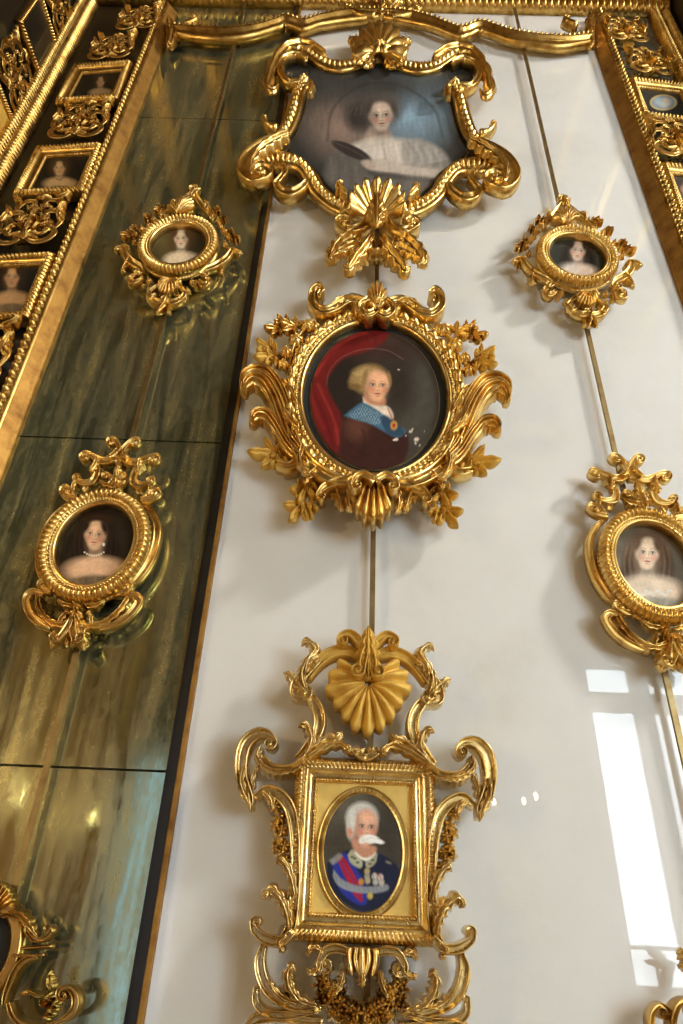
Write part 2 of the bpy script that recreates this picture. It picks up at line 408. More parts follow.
# ------------------------------------------------------------------ painter for the portraits
class Paint:
    def __init__(s, P, x0, y0, sc, bg):
        px, py = PXA(P); s.x = (px-x0)*sc; s.y = (py-y0)*sc
        s.c = np.tile(s2l(bg), (len(s.x), 1)); s.P = np.asarray(P)
    def put(s, col, a):
        a = np.clip(a, 0, 1)[:, None]; s.c = s.c*(1-a)+s2l(col)*a
    def ell(s, cx, cy, rx, ry, col, soft=.25, rot=0, a=1.0):
        t = math.radians(rot); dx, dy = s.x-cx, s.y-cy
        u = dx*math.cos(t)+dy*math.sin(t); v = -dx*math.sin(t)+dy*math.cos(t)
        r = np.sqrt((u/rx)**2+(v/ry)**2); s.put(col, a*np.clip((1+soft-r)/(2*soft), 0, 1))
    def sd(s, pts, closed=True):
        P = np.array(pts, float); n = len(P); d = np.full(len(s.x), 1e9); ins = np.zeros(len(s.x), bool)
        for i in range(n if closed else n-1):
            a, b2 = P[i], P[(i+1) % n]; e = b2-a; wx, wy = s.x-a[0], s.y-a[1]
            t = np.clip((wx*e[0]+wy*e[1])/max(e@e, 1e-9), 0, 1); d = np.minimum(d, np.hypot(wx-e[0]*t, wy-e[1]*t))
            if closed and abs(e[1]) > 1e-9:
                cr = ((a[1] > s.y) != (b2[1] > s.y)) & (s.x < e[0]*(s.y-a[1])/e[1]+a[0]); ins ^= cr
        return np.where(ins, -d, d) if closed else d
    def poly(s, pts, col, soft=6, a=1.0): s.put(col, a*np.clip(.5-s.sd(spline(np.array(list(pts)+[pts[0]], float), len(pts)*4))/(2*soft), 0, 1))
    def line(s, pts, w, col, soft=3, a=1.0):
        if len(pts) > 2: pts = spline(np.array(pts, float), len(pts)*3)
        s.put(col, a*np.clip((w/2+soft/2-s.sd(pts, False))/soft, 0, 1))
    def noise(s, f, amp):
        n = np.zeros(len(s.x))
        for k in range(7):
            an = rng.uniform(0, 6.28); fr = f*rng.uniform(.5, 2.2); n += np.sin(s.x*math.cos(an)*fr+s.y*math.sin(an)*fr+rng.uniform(0, 6))
        s.c = np.clip(s.c*(1+amp*n/3)[:, None], 0, 1)
    def grain(s, amp):
        s.noise(.06, .05); s.noise(.22, .05)
        s.c = np.clip(s.c*(1+amp*rng.normal(size=(len(s.x), 1))), 0, 1)
def face(P, cx, cy, w, h, skin, tilt=0, turn=0, hairc=None, lips=(165, 85, 75), eye=(50, 38, 30)):
    sh = tuple(c*.72 for c in skin); hi = tuple(min(255, c*1.1) for c in skin)
    t = math.radians(tilt); ct, st = math.cos(t), math.sin(t)
    def q(u, v): return cx+(u*ct-v*st)*w, cy+(u*st+v*ct)*h
    P.ell(*q(0, -.16), w, h*.84, skin, .16, tilt); P.ell(*q(.05*turn, .42), w*.68, h*.60, skin, .18, tilt)
    P.ell(*q(-.70*np.sign(turn or 1), .05), w*.34, h*.72, sh, .7, tilt, .5); P.ell(*q(.72*np.sign(turn or 1), .35), w*.2, h*.5, sh, .8, tilt, .35)
    P.ell(*q(.1*turn, -.45), w*.5, h*.3, hi, .7, tilt, .7)
    for e in (-1, 1):
        ex = e*.40+.14*turn
        P.ell(*q(ex, -.05), w*.22, h*.12, sh, .6, tilt, .7)
        P.ell(*q(ex, -.06), w*.15, h*.065, (225, 215, 200), .4, tilt, .5)
        P.ell(*q(ex+.03*turn, -.06), w*.085, h*.07, eye, .35, tilt, .95)
        P.line([q(ex-.2, -.12), q(ex, -.17), q(ex+.2, -.11)], w*.06, eye, w*.06, .75)
        P.line([q(ex-.22, -.26), q(ex, -.33), q(ex+.22, -.26)], w*.05, hairc or eye, w*.09, .6)
        P.ell(*q(e*.5+.12*turn, .26), w*.26, h*.17, (210, 120, 100), .7, tilt, .38)
    P.line([q(.17*turn+.08, -.12), q(.26*turn+.04, .2), q(.2*turn, .25)], w*.05, sh, w*.1, .75)
    P.ell(*q(.24*turn, .2), w*.12, h*.06, hi, .6, tilt, .6)
    P.line([q(.15*turn-.13, .29), q(.15*turn+.15, .29)], w*.05, sh, w*.08, .75)
    P.ell(*q(.16*turn, .50), w*.25, h*.055, lips, .5, tilt, .9)
    P.line([q(.16*turn-.24, .5), q(.16*turn+.24, .5)], w*.03, (95, 40, 35), w*.05, .7)
    P.ell(*q(.14*turn, .66), w*.2, h*.05, sh, .6, tilt, .5)
def polar(poly, rings, d, X=None, Z=None):
    """disc mesh bounded by a closed wall polygon (n x 2 of X, Z)"""
    B = np.array(poly); c = B.mean(axis=0) if X is None else np.array([X, Z]); n = len(B); V = [(c[0], -d, c[1])]
    for r in range(1, rings+1):
        V += [(p[0], -d, p[1]) for p in c+(B-c)*(r/rings)]
    Fc = [(0, 1+(i+1) % n, 1+i) for i in range(n)]
    for r in range(rings-1):
        for i in range(n): Fc.append((1+r*n+i, 1+r*n+(i+1) % n, 1+(r+1)*n+(i+1) % n, 1+(r+1)*n+i))
    V = np.array(V); f = Fc[0]; nn = np.cross(V[f[1]]-V[f[0]], V[f[2]]-V[f[0]])
    if nn[1] > 0: Fc = [tuple(reversed(f)) for f in Fc]
    return V, Fc
def ellpoly(X, Z, a, b, n): return [(X+a*math.cos(2*math.pi*i/n), Z+b*math.sin(2*math.pi*i/n)) for i in range(n)]
def canvas(name, V, Fc, P, parent):
    return mesh(name, V, Fc, PAINT, parent, smooth=False, cols=np.clip(1.12*P.c**1.12, 0, .92))

# ================================================================== THE SETTING
XL, XR, ZC, ZT = -1.47, 1.50, 5.55, 6.6
YB, RW, RE = -5.0, 3.4, 5.0
struct('wall_front', *box(XL-.1, XR+.1, .02, .12, 0, ZT), WALLB)
struct('wall_left', *box(XL-.1, XL, -.34, .02, 0, ZT), DARK)
struct('wall_right', *box(XR, XR+.1, -.20, .02, 0, ZT), DARK)
struct('wall_front_left', *box(-RW, XL-.1, -.34, -.24, 0, ZT), WALLB)
struct('wall_front_right', *box(XR+.1, RE, -.20, -.10, 0, ZT), CREAM)
struct('wall_side_left', *box(-RW-.1, -RW, YB, -.24, 0, ZT), WALLB)
struct('wall_side_right', *box(RE, RE+.1, YB, -.10, 0, ZT), CREAM)
struct('wall_back', *box(-RW-.1, .9, YB-.1, YB, 0, ZT), WALLB)
struct('wall_back_right', *box(.9, RE+.1, YB-.1, YB, 0, ZT), CREAM)
struct('floor', *box(-RW, RE, YB, .02, -.1, 0), FLOORM)
struct('ceiling', *box(-RW-.1, RE+.1, YB-.1, .12, ZT, ZT+.1), CEILM)
for i, x in enumerate(np.arange(-3.2, 4.8, .42)):            # gilded ceiling ribs running away from the wall
    V, Fc = box(x, x+.10, YB, .0, ZT-.07, ZT)
    V2, F2 = box(x+.03, x+.07, YB, .0, ZT-.11, ZT-.07)
    struct('trim_%d' % (i+20), *join([(V, Fc), (V2, F2)]), OLD)
# window behind the viewer mirrored in the glass, plus unseen ones added for light
pn = [box(x0, x1, YB+.01, YB+.02, z0, z1) for x0, x1, z0, z1 in ((2.40, 2.80, 1.26, 3.42), (3.0, 3.38, 1.26, 3.42), (2.40, 2.80, 3.62, 3.85), (3.0, 3.38, 3.62, 3.85), (3.7, 4.1, 1.26, 3.85), (4.3, 4.7, 1.26, 3.85))]  # outermost bay panes are added for more frontal light, outside the visible reflection
wo = struct('window_1', *join([box(2.30, 2.40, YB, YB+.05, 1.12, 3.97), box(2.80, 3.0, YB, YB+.05, 1.12, 3.97), box(2.3, RW, YB, YB+.05, 3.42, 3.62),
     box(2.3, RW, YB, YB+.05, 3.85, 3.97), box(2.3, RW, YB, YB+.09, 1.02, 1.14), box(2.40, 2.80, YB, YB+.035, 1.14, 1.26), box(3.0, RW, YB, YB+.035, 1.14, 1.26), box(2.40, 2.80, YB, YB+.035, 1.50, 1.53), box(2.585, 2.615, YB, YB+.035, 1.14, 1.52)]), WHITEP)
mesh('pane', *join(pn), SKYW, wo, smooth=False)
struct('added_window_2', *join([box(RE-.05, RE, -3.05, -2.97, 5.7, 6.5), box(RE-.05, RE, -2.33, -2.25, 5.7, 6.5), box(RE-.05, RE, -3.05, -2.25, 5.68, 5.74), box(RE-.05, RE, -3.05, -2.25, 6.46, 6.52)]), WHITEP)  # unseen frame added around the key lamp
struct('added_window_3', *join([box(-RW, -RW+.05, -2.7, -2.6, 3.9, 5.3), box(-RW, -RW+.05, -1.8, -1.7, 3.9, 5.3), box(-RW, -RW+.05, -2.7, -1.7, 3.85, 3.95), box(-RW, -RW+.05, -2.7, -1.7, 5.25, 5.35)]), WHITEP)  # unseen frame added to go with the left fill lamp
# window with a blue blind and gold curtains behind the viewer
wb = struct('window_4', *join([box(-1.92, -1.86, YB, YB+.06, .2, 2.86), box(-1.34, -1.28, YB, YB+.06, .2, 2.86), box(-1.92, -1.28, YB, YB+.06, 2.8, 2.88), box(-1.92, -1.28, YB, YB+.08, .16, .22)]), WHITEP)
mesh('blind', *box(-1.86, -1.34, YB+.01, YB+.02, .22, 2.8), emit('daylit_blue_blind', (.46, .66, 1.0), 1.6), wb, smooth=False)
def curtain(x0, x1, z1, label):
    nx, nz = 120, 8; V = []
    for i in range(nx+1):
        f = i/nx; x = x0+(x1-x0)*f
        for j in range(nz+1):
            g = j/nz; V.append((x, YB+.14+.07*math.sin(f*math.pi*14+.4*math.sin(g*5))*(1-.3*g)+.02*math.sin(f*37), z1*g))
    V2 = [(x, y-.012, z) for x, y, z in V]; k = len(V); w = nz+1
    Fc = [(i*w+j, (i+1)*w+j, (i+1)*w+j+1, i*w+j+1) for i in range(nx) for j in range(nz)]
    Fc += [tuple(k+q for q in reversed(f)) for f in Fc]
    o = mesh('curtain', np.array(V+V2), Fc, CURT); o['label'] = label; o['category'] = 'curtain'; return o
curtain(-3.3, -1.95, 5.6, 'gold damask curtain hanging in folds mirrored in the dark glass left of the blue strip')
curtain(-1.25, -.45, 5.6, 'gold damask curtain hanging in folds on the right of the blue blind')

# mirror panes, rail and linen panel
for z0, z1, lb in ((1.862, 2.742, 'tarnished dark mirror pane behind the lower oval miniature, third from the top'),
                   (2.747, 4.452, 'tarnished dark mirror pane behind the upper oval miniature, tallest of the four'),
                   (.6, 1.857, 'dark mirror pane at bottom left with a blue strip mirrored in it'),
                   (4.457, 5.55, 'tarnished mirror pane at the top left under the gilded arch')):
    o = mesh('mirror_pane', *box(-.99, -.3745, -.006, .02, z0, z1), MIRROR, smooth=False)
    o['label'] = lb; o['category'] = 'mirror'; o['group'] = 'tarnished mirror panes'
lp = mesh('wall_panel', *box(-.3395, 1.10, -.006, .02, .6, 5.55), LINEN, smooth=False)
lp['label'] = 'large white linen wall panel under glossy glass with a window mirrored in it'; lp['category'] = 'wall panel'
struct('trim_1', *join([box(-.374, -.366, -.018, .02, .6, 5.55), box(-.366, -.350, -.022, .02, .6, 5.55)]), DARK, label='dark wooden strip between mirror and white panel')
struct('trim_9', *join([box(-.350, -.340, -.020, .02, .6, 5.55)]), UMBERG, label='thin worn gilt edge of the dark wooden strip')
for x0, x1, nm in ((-1.47, -.99, 2), (1.12, 1.5, 3)):
    struct('trim_%d' % nm, *box(x0, x1, -.004, .02, .6, 5.55), DARK if nm == 2 else plain('smoked_panel', (84, 78, 62), .25, coat=.5, noise=.3))

# vertical gilded mouldings (beaded on the outer edge)
def vmould(name, rows, z0, z1, pitch, mat, flank=()):
    """rows: (x, depth, bump x, bump depth)"""
    nb = int((z1-z0)/pitch); n = nb*6+1; q = len(rows); V = []
    for i in range(n):
        f = i/(n-1); m_ = abs(math.sin(math.pi*nb*f))
        V += [(x+bx*m_, -(d+bd*m_), z0+(z1-z0)*f) for x, d, bx, bd in rows]
    Fc = [(i*q+j, i*q+(j+1) % q, (i+1)*q+(j+1) % q, (i+1)*q+j) for i in range(n-1) for j in range(q)]
    Fc += [tuple(range(q)), tuple(range((n-1)*q, n*q))]
    o = mesh(name, V, fix(V, Fc), mat); o['kind'] = 'structure'
    if flank:
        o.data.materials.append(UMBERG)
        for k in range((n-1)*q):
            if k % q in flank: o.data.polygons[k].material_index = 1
    return o
def inner(s, x):
    return [(x, .0, 0, 0), (x, .018, 0, 0), (x-s*.006, .022, 0, 0), (x-s*.030, .052, 0, 0), (x-s*.034, .060, 0, 0), (x-s*.040, .060, 0, 0),
            (x-s*.042, .054, 0, .006), (x-s*.047, .055, 0, .017), (x-s*.053, .056, 0, .020), (x-s*.059, .055, 0, .017), (x-s*.064, .052, 0, .006), (x-s*.070, .052, 0, 0), (x-s*.074, .0, 0, 0)]
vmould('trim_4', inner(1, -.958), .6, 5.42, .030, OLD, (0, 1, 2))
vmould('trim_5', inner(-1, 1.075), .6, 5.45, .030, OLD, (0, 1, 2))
def corner(s, x):
    r = [(x, .0, 0, 0)]
    for k in range(2):
        a = x+s*.053*k
        r += [(a+s*.003, .012, 0, .006), (a+s*.012, .034, 0, .012), (a+s*.025, .040, 0, .020), (a+s*.038, .034, 0, .012), (a+s*.047, .012, 0, .006)]
    return r+[(x+s*.106, 0, 0, 0)]
vmould('trim_6', corner(1, -1.47), .6, 5.55, .021, OLD)
vmould('trim_7', corner(-1, 1.50), .6, 5.55, .021, OLD)
# cornice
def hmould(name, x0, x1, rows, pitch, mat):
    nb = int((x1-x0)/pitch); n = nb*6+1; q = len(rows); V = []
    for i in range(n):
        f = i/(n-1); m_ = abs(math.sin(math.pi*nb*f)); V += [(x0+(x1-x0)*f, -(d+bd*m_), z+bz*m_) for z, d, bz, bd in rows]
    Fc = [(i*q+j, i*q+(j+1) % q, (i+1)*q+(j+1) % q, (i+1)*q+j) for i in range(n-1) for j in range(q)]
    Fc += [tuple(range(q)), tuple(range((n-1)*q, n*q))]
    o = mesh(name, V, fix(V, Fc), mat); o['kind'] = 'structure'; return o
hmould('trim_8', XL, XR, [(5.50, 0, 0, 0), (5.50, .03, 0, 0), (5.505, .04, -.012, .012), (5.53, .05, -.005, .022), (5.56, .058, 0, .012), (5.58, .075, 0, 0), (5.60, .085, -.008, .012),
       (5.63, .095, 0, .014), (5.66, .10, 0, 0), (5.74, .13, 0, 0), (5.74, 0, 0, 0)], .032, OLD)

# ================================================================== HANGING RODS
for x, lb in ((-.622, 'thin brass hanging rod on the dark mirror behind the left oval miniatures'), (.058, 'thin brass hanging rod behind the three large central frames'),
              (.727, 'thin brass hanging rod on the white panel behind the right oval miniatures')):
    o = mesh('hanging_rod', *box(x-.0065, x+.0065, -.036, -.028, .8, 5.54), BRASS, smooth=False)
    o['label'] = lb; o['category'] = 'rod'; o['group'] = 'brass hanging rods'

# ================================================================== ARCH ACROSS THE TOP
ar = thing('gilded_arch', 'curved gilded arch moulding with a crested upper edge spanning the top of the panels', 'moulding', (.07, 0, 5.2))
setd(Draw(0, 0, 1), .07, ar, OLD)
apts = [(168, 31), (192, 34), (222, 36), (252, 33), (277, 26), (286, 23), (303, 27), (322, 22), (352, 17), (383, 15.5)]
apts2 = [(383, 15.5), (405, 18), (430, 24), (457, 34), (468, 33), (482, 29), (508, 37), (535, 42), (562, 44), (592, 41)]
for pp in (apts, apts2):
    sweep('arch_moulding', pp, 8, .05, .03, [(-1, 0), (-1, .8), (-.85, 1), (-.6, .95), (-.4, .7), (.2, .55), (.6, .75), (.85, .75), (1, .4), (1, 0)], mirror=False, mat=OLD)
    sweep('crest', [(x, y-6) for x, y in pp], 6.5, .045, .04, BEAD, mirror=False, bead=4.6)
for u, s in ((173, 1), (588, -1)):
    sweep('end_block', [(u-s*4, 20), (u-s*1, 31), (u-s*4, 46)], [10, 15, 8], [.05, .06, .04], .03, FLUTE, mirror=False, lob=(3, .3))
    sweep('scroll', [(u+s*12, 27), (u+s*20, 24), (u+s*24, 22)], [5, 5, 4], .05, .04, ROUND, mirror=False, vol=(3.2, -s))
cr = ar
setd(Draw(220, 0, 2.134), .07, cr, OLD)
for p in ([(335, 30), (318, 22), (300, 16), (286, 16)], [(340, 32), (330, 14), (318, 2), (304, -6)]): leaf(p, 20, .04, .04, 3)
leaf([(343, 34), (343, 20), (343, 6), (343, -10)], 28, .045, .045, 4, mirror=False)
sweep('scroll', [(330, 32), (306, 30), (286, 26), (270, 18)], [10, 10, 9, 7], .03, .05, ROUND, vol=(7, 1))

# ================================================================== TOP CARTOUCHE FRAME
fa = thing('cartouche_frame', 'large gilt cartouche frame at the top holding a pastel portrait of a lady in white', 'picture frame', (.06, 0, 4.2))
CA = Draw(220, 0, 2.134); AXA = .06
setd(CA, AXA, fa, GOLD)
half = [(340, 139), (300, 137), (255, 141), (215, 135), (188, 122), (165, 128), (140, 140), (135, 160), (150, 178), (172, 195), (163, 220), (155, 250), (142, 283), (122, 308), (128, 336), (160, 348), (190, 372), (212, 408), (240, 434), (290, 450), (340, 455)]
def sympoly(dr, half, d, ax, n=200, sc=1.0):
    P = [dr.at(u, v, d) for u, v in half]; P = [(ax+(p[0]-ax)*1.0, p[2]) for p in P]
    P = [(min(x, ax-1e-4), z) for x, z in P]; full = P+[(2*ax-x, z) for x, z in P[::-1]]
    full = np.array(full); c = np.array([ax, full[:, 1].mean()]); full = c+(full-c)*sc
    cl = np.vstack([full, full[:1]]); L = np.concatenate([[0], np.cumsum(np.hypot(*np.diff(cl, axis=0).T))])
    t = np.linspace(0, L[-1], n, endpoint=False); return np.column_stack([np.interp(t, L, cl[:, 0]), np.interp(t, L, cl[:, 1])])
def slab(name, poly, d0, d1, mat, par):
    n = len(poly); c = np.mean(poly, axis=0); V = [(x, -d0, z) for x, z in poly]+[(x, -d1, z) for x, z in poly]+[(c[0], -d0, c[1]), (c[0], -d1, c[1])]
    Fc = []
    for i in range(n):
        j = (i+1) % n; Fc += [(i, j, n+j, n+i), (i, 2*n, j), (n+i, n+j, 2*n+1)]
    return mesh(name, V, fix(V, Fc), mat, par, smooth=False)
slab('backing', sympoly(CA, half, .05, AXA, sc=1.03), .036, .05, VELVET, fa)
ph = [(340, 147), (300, 146), (250, 149), (215, 146), (193, 148), (184, 165), (190, 195), (178, 225), (170, 255), (156, 290), (136, 318), (150, 334), (172, 345), (200, 366), (222, 396), (246, 420), (290, 440), (340, 446)]
pa = sympoly(CA, ph, .056, AXA, 240)
slab('slip', np.mean(pa, axis=0)+(pa-np.mean(pa, axis=0))*1.012, .05, .0535, BRASS, fa)
V, Fc = polar(pa, 90, .056)
P = Paint(V, 280, 50, 3.252, (72, 72, 70))
P.ell(330, 230, 240, 170, (108, 106, 102), .6); P.ell(430, 210, 110, 95, (160, 182, 196), .8); P.ell(200, 255, 95, 80, (168, 148, 136), .8); P.ell(320, 120, 190, 55, (92, 92, 90), .7)
P.line([(150, 300), (165, 200), (240, 130), (330, 110), (430, 130), (520, 200), (545, 290)], 6, (70, 70, 68), 10, .6)
P.ell(300, 205, 86, 58, (104, 98, 92), .4); P.ell(255, 225, 40, 40, (88, 82, 78), .5); P.ell(345, 190, 55, 42, (120, 112, 104), .5)
for k in range(9): P.line([(235+k*16, 175+abs(k-4)*5), (225+k*19, 215)], 3, (140, 134, 128), 6, .5)
P.poly([(296, 255), (352, 255), (372, 312), (330, 340), (270, 312)], (186, 168, 154), 8); P.ell(330, 268, 26, 14, (150, 132, 120), .6, 0, .7)
P.poly([(225, 320), (270, 300), (330, 290), (410, 296), (450, 320), (440, 370), (350, 388), (262, 372)], (216, 206, 194), 10)
P.ell(310, 350, 36, 26, (228, 220, 210), .6, 0, .7); P.ell(385, 345, 34, 28, (228, 220, 210), .6, 0, .7); P.line([(345, 330), (350, 372)], 4, (160, 148, 138), 10, .7)
P.poly([(405, 300), (470, 296), (540, 330), (575, 380), (545, 400), (470, 392), (410, 370)], (184, 178, 170), 9)
for k in range(8): P.line([(415+k*18, 305+k*5), (440+k*17, 350+k*4), (430+k*18, 388)], 4, (140, 134, 128) if k % 2 else (214, 208, 200), 12, .4)
P.poly([(170, 345), (235, 340), (280, 370), (290, 430), (230, 470), (150, 440), (140, 390)], (128, 122, 116), 12)
for k in range(6): P.line([(160+k*22, 352), (170+k*20, 400), (160+k*24, 450)], 4, (100, 96, 92) if k % 2 else (150, 144, 138), 14, .4)
P.poly([(280, 370), (330, 362), (420, 380), (500, 392), (570, 396), (560, 420), (470, 424), (380, 410), (300, 400)], (212, 200, 188), 6)
P.line([(300, 402), (400, 414), (500, 426)], 4, (120, 108, 100), 8, .7)
P.poly([(290, 420), (400, 425), (500, 432), (480, 520), (260, 520)], (140, 134, 128), 14)
P.ell(232, 335, 74, 19, (84, 76, 74), .12, 24); P.line([(170, 306), (230, 330), (300, 368)], 2, (130, 120, 112), 5, .8)
P.ell(292, 380, 26, 14, (206, 190, 176), .3, 20)
face(P, 333, 220, 42, 48, (206, 188, 172), -4, .25, (90, 80, 74), (178, 108, 98))
P.ell(289, 195, 10, 30, (98, 90, 86), .6, 20); P.ell(378, 192, 9, 26, (104, 96, 90), .6, -20)
P.grain(.03); P.c = .86*P.c**1.2; canvas('portrait', V, Fc, P, fa)
# mouldings
sweep('moulding', [(322, 128), (285, 137), (250, 140), (215, 133), (190, 117), (170, 104)], [18, 22, 24, 24, 22, 16], .045, .05, BEAD, bead=11)
leaf([(222, 122), (192, 101), (160, 95), (130, 104), (108, 130), (95, 160), (90, 184), (104, 192), (116, 180)], 36, .065, .05, 7)
sweep('ear', [(165, 182), (135, 180), (119, 155), (128, 130), (155, 121), (178, 132)], 14, .05, .05, RIM)
sweep('moulding', [(186, 176), (166, 186), (156, 212), (148, 240), (135, 272), (116, 298), (92, 318)], [20, 28, 32, 34, 34, 32, 26], .05, .05, BEAD, bead=12)
flower((172, 166), 15, .09, .035); flower((160, 182), 11, .09, .03, 4)
leaf([(185, 205), (190, 190), (188, 178), (182, 168)], 20, .04, .09, 3)
sweep('scroll', [(126, 300), (90, 316), (56, 338), (38, 366), (50, 388), (76, 388)], [22, 36, 42, 40, 34, 24], .05, .075, RIM, vol=(20, -1, 1.1))
leaf([(138, 290), (104, 304), (74, 322), (54, 348), (52, 368)], 34, .05, .10, 6)
sweep('moulding', [(58, 362), (95, 346), (135, 346), (165, 356), (187, 380), (203, 408), (228, 432), (258, 447), (292, 454), (328, 454)], [24, 36, 34, 32, 34, 36, 36, 34, 32, 24], .055, .05, BEAD, bead=13)
sweep('scroll', [(112, 350), (130, 374), (120, 392), (110, 404), (122, 419), (146, 422), (168, 411), (182, 395)], [10, 14, 14, 16, 20, 22, 20, 12], .045, .05, RIM)
sweep('scroll', [(112, 278), (92, 274), (80, 260)], [14, 15, 12], .04, .05, ROUND, vol=(5, 1, .8))
# top rosette
shell((343, 112), 64, 66, -8, 188, 9, .06, .07)
flower((345, 95), 30, .105, .05, 6, mirror=False)
for p in ([(325, 120), (305, 130), (292, 138)], [(330, 125), (318, 138), (308, 146)]): leaf(p, 20, .04, .07, 3)
flower((398, 82), 13, .06, .03, 4)
leaf([(300, 110), (288, 95), (280, 84), (276, 76)], 20, .04, .055, 3)
# bottom shell and acanthus cluster
shell((338, 450), 64, 48, -20, 200, 9, .07, .09, cup=True)
leaf([(338, 430), (338, 452), (338, 472), (338, 492)], 56, .07, .13, 4, mirror=False, k=5)
leaf([(270, 425), (258, 412), (252, 398), (262, 394)], 24, .05, .09, 3)
sweep('scroll', [(325, 478), (308, 500), (280, 508), (254, 496)], [18, 20, 18, 15], .06, .075, RIM, vol=(15, 1, 1.1))
leaf([(305, 500), (272, 518), (246, 538), (234, 560), (246, 572)], 46, .07, .07, 6)
leaf([(300, 540), (282, 536), (258, 545), (240, 548)], 34, .06, .065, 4)
leaf([(330, 512), (312, 542), (292, 562), (276, 582), (262, 578)], 42, .07, .085, 5)
sweep('scroll', [(292, 512), (300, 540), (318, 553), (340, 556)], [14, 16, 16, 14], .05, .07, RIM)
leaf([(300, 470), (285, 466), (270, 462), (256, 452)], 26, .05, .07, 3)

fa.scale = (.945, 1, .985); fa.location = (.054, 0, 4.2135)

# ================================================================== LARGE OVAL FRAME
fb = thing('oval_picture_frame', 'large oval gilt frame with acanthus wings, portrait of man in blue sash', 'picture frame', (.056, 0, 2.87))
BX, BZ, Ba, Bb = .0555, 2.890, .190, .262
ovalplate('mount', BX, BZ, Ba+.045, Bb+.05, .05, .062, VELVET, fb)
ovalplate('slip', BX, BZ, Ba+.0035, Bb+.0035, .062, .0645, BRASS, fb)
V, Fc = polar(ellpoly(BX, BZ, Ba, Bb, 240), 90, .067)
P = Paint(V, 290, 310, 4.018, (46, 38, 31))
P.ell(500, 330, 140, 330, (84, 78, 68), .8); P.ell(400, 160, 120, 60, (66, 44, 38), .8); P.ell(440, 300, 70, 110, (54, 46, 38), .6)
P.poly([(60, 320), (90, 200), (160, 110), (240, 65), (370, 60), (400, 90), (370, 135), (290, 170), (210, 195), (160, 250), (140, 300), (170, 370), (200, 420), (205, 500), (200, 580), (150, 545), (90, 450)], (112, 30, 28), 9)
for p, c, w_ in (([(95, 260), (150, 180), (230, 120), (330, 80)], (160, 56, 48), 14), ([(120, 210), (190, 150), (280, 110)], (96, 20, 22), 10), ([(150, 230), (220, 180), (320, 140)], (112, 26, 26), 12), ([(80, 330), (120, 400), (150, 480), (170, 560)], (92, 18, 20), 14),
                 ([(105, 300), (140, 370), (175, 450), (190, 540)], (156, 58, 50), 11), ([(70, 300), (95, 400), (130, 480)], (140, 44, 40), 9), ([(130, 330), (165, 400), (190, 470)], (100, 22, 22), 8), ([(300, 75), (330, 95), (345, 130)], (90, 22, 22), 10)):
    P.line(p, w_, c, 12, .7)
P.line([(140, 300), (150, 250), (190, 200), (260, 165), (330, 155), (400, 165), (460, 200)], 2, (180, 140, 120), 4, .4)
P.poly([(198, 470), (215, 440), (250, 412), (300, 402), (370, 420), (430, 460), (475, 500), (480, 560), (440, 640), (330, 680), (200, 640), (195, 540)], (66, 36, 29), 7)
P.ell(265, 470, 40, 48, (118, 78, 62), .7, 0, .6); P.line([(290, 480), (300, 530), (290, 600)], 6, (44, 22, 18), 10, .7); P.line([(220, 520), (260, 560), (330, 590)], 6, (52, 26, 22), 12, .5)
P.line([(380, 500), (430, 540), (445, 600)], 7, (46, 22, 18), 12, .6)
P.poly([(292, 350), (340, 372), (395, 388), (418, 425), (400, 450), (350, 420), (300, 392)], (222, 206, 186), 5)
P.line([(395, 395), (410, 430), (418, 460)], 7, (178, 96, 84), 5, .8)
P.poly([(212, 425), (250, 395), (290, 372), (340, 395), (390, 430), (440, 465), (470, 488), (440, 512), (400, 500), (330, 462), (260, 440)], (74, 110, 132), 4)
n_ = rng.normal(size=len(P.x)); msk = np.clip(.5-P.sd([(225, 425), (290, 380), (380, 425), (360, 465), (300, 450)])/6, 0, 1)
P.put((170, 184, 186), msk*(np.sin(P.x*.55+2*np.sin(P.y*.3))*np.sin(P.y*.6) > .15)*.6)
P.poly([(360, 430), (392, 425), (462, 486), (440, 508), (390, 492)], (44, 66, 84), 4, .8)
P.ell(420, 464, 14, 18, (190, 150, 70), .3); P.ell(420, 464, 7, 9, (170, 50, 44), .3)
for x, y, r in ((490, 488, 7), (498, 478, 4), (514, 520, 10), (510, 535, 6), (430, 520, 8), (420, 522, 5), (470, 505, 3), (545, 490, 3), (440, 240, 4), (525, 545, 4)): P.ell(x, y, r, r*.7, (226, 208, 190), .3)
P.ell(322, 280, 74, 60, (160, 130, 84), .2); P.ell(266, 288, 34, 26, (148, 118, 74), .3); P.ell(260, 308, 28, 13, (120, 94, 58), .35); P.ell(300, 262, 40, 26, (186, 158, 108), .8)
for k in range(14): P.line([(246+k*6, 300-k*5), (262+k*6, 278-k*3), (290+k*5, 262-k*1.5)], 2, (196, 168, 118) if k % 2 else (118, 92, 56), 4, .45)
for k in range(7): P.line([(250+k*17, 240-abs(k-3)*-4), (270+k*12, 262)], 3, (214, 188, 132), 6, .5)
P.poly([(300, 330), (330, 350), (382, 352), (378, 385), (320, 378), (296, 355)], (190, 136, 104), 6)
face(P, 350, 305, 52, 62, (222, 172, 136), 2, .35, (130, 98, 62), (176, 84, 78))
P.ell(298, 275, 11, 36, (150, 120, 76), .5, 12); P.ell(402, 275, 7, 26, (150, 120, 76), .5, -10)
P.grain(.04); canvas('portrait', V, Fc, P, fb)
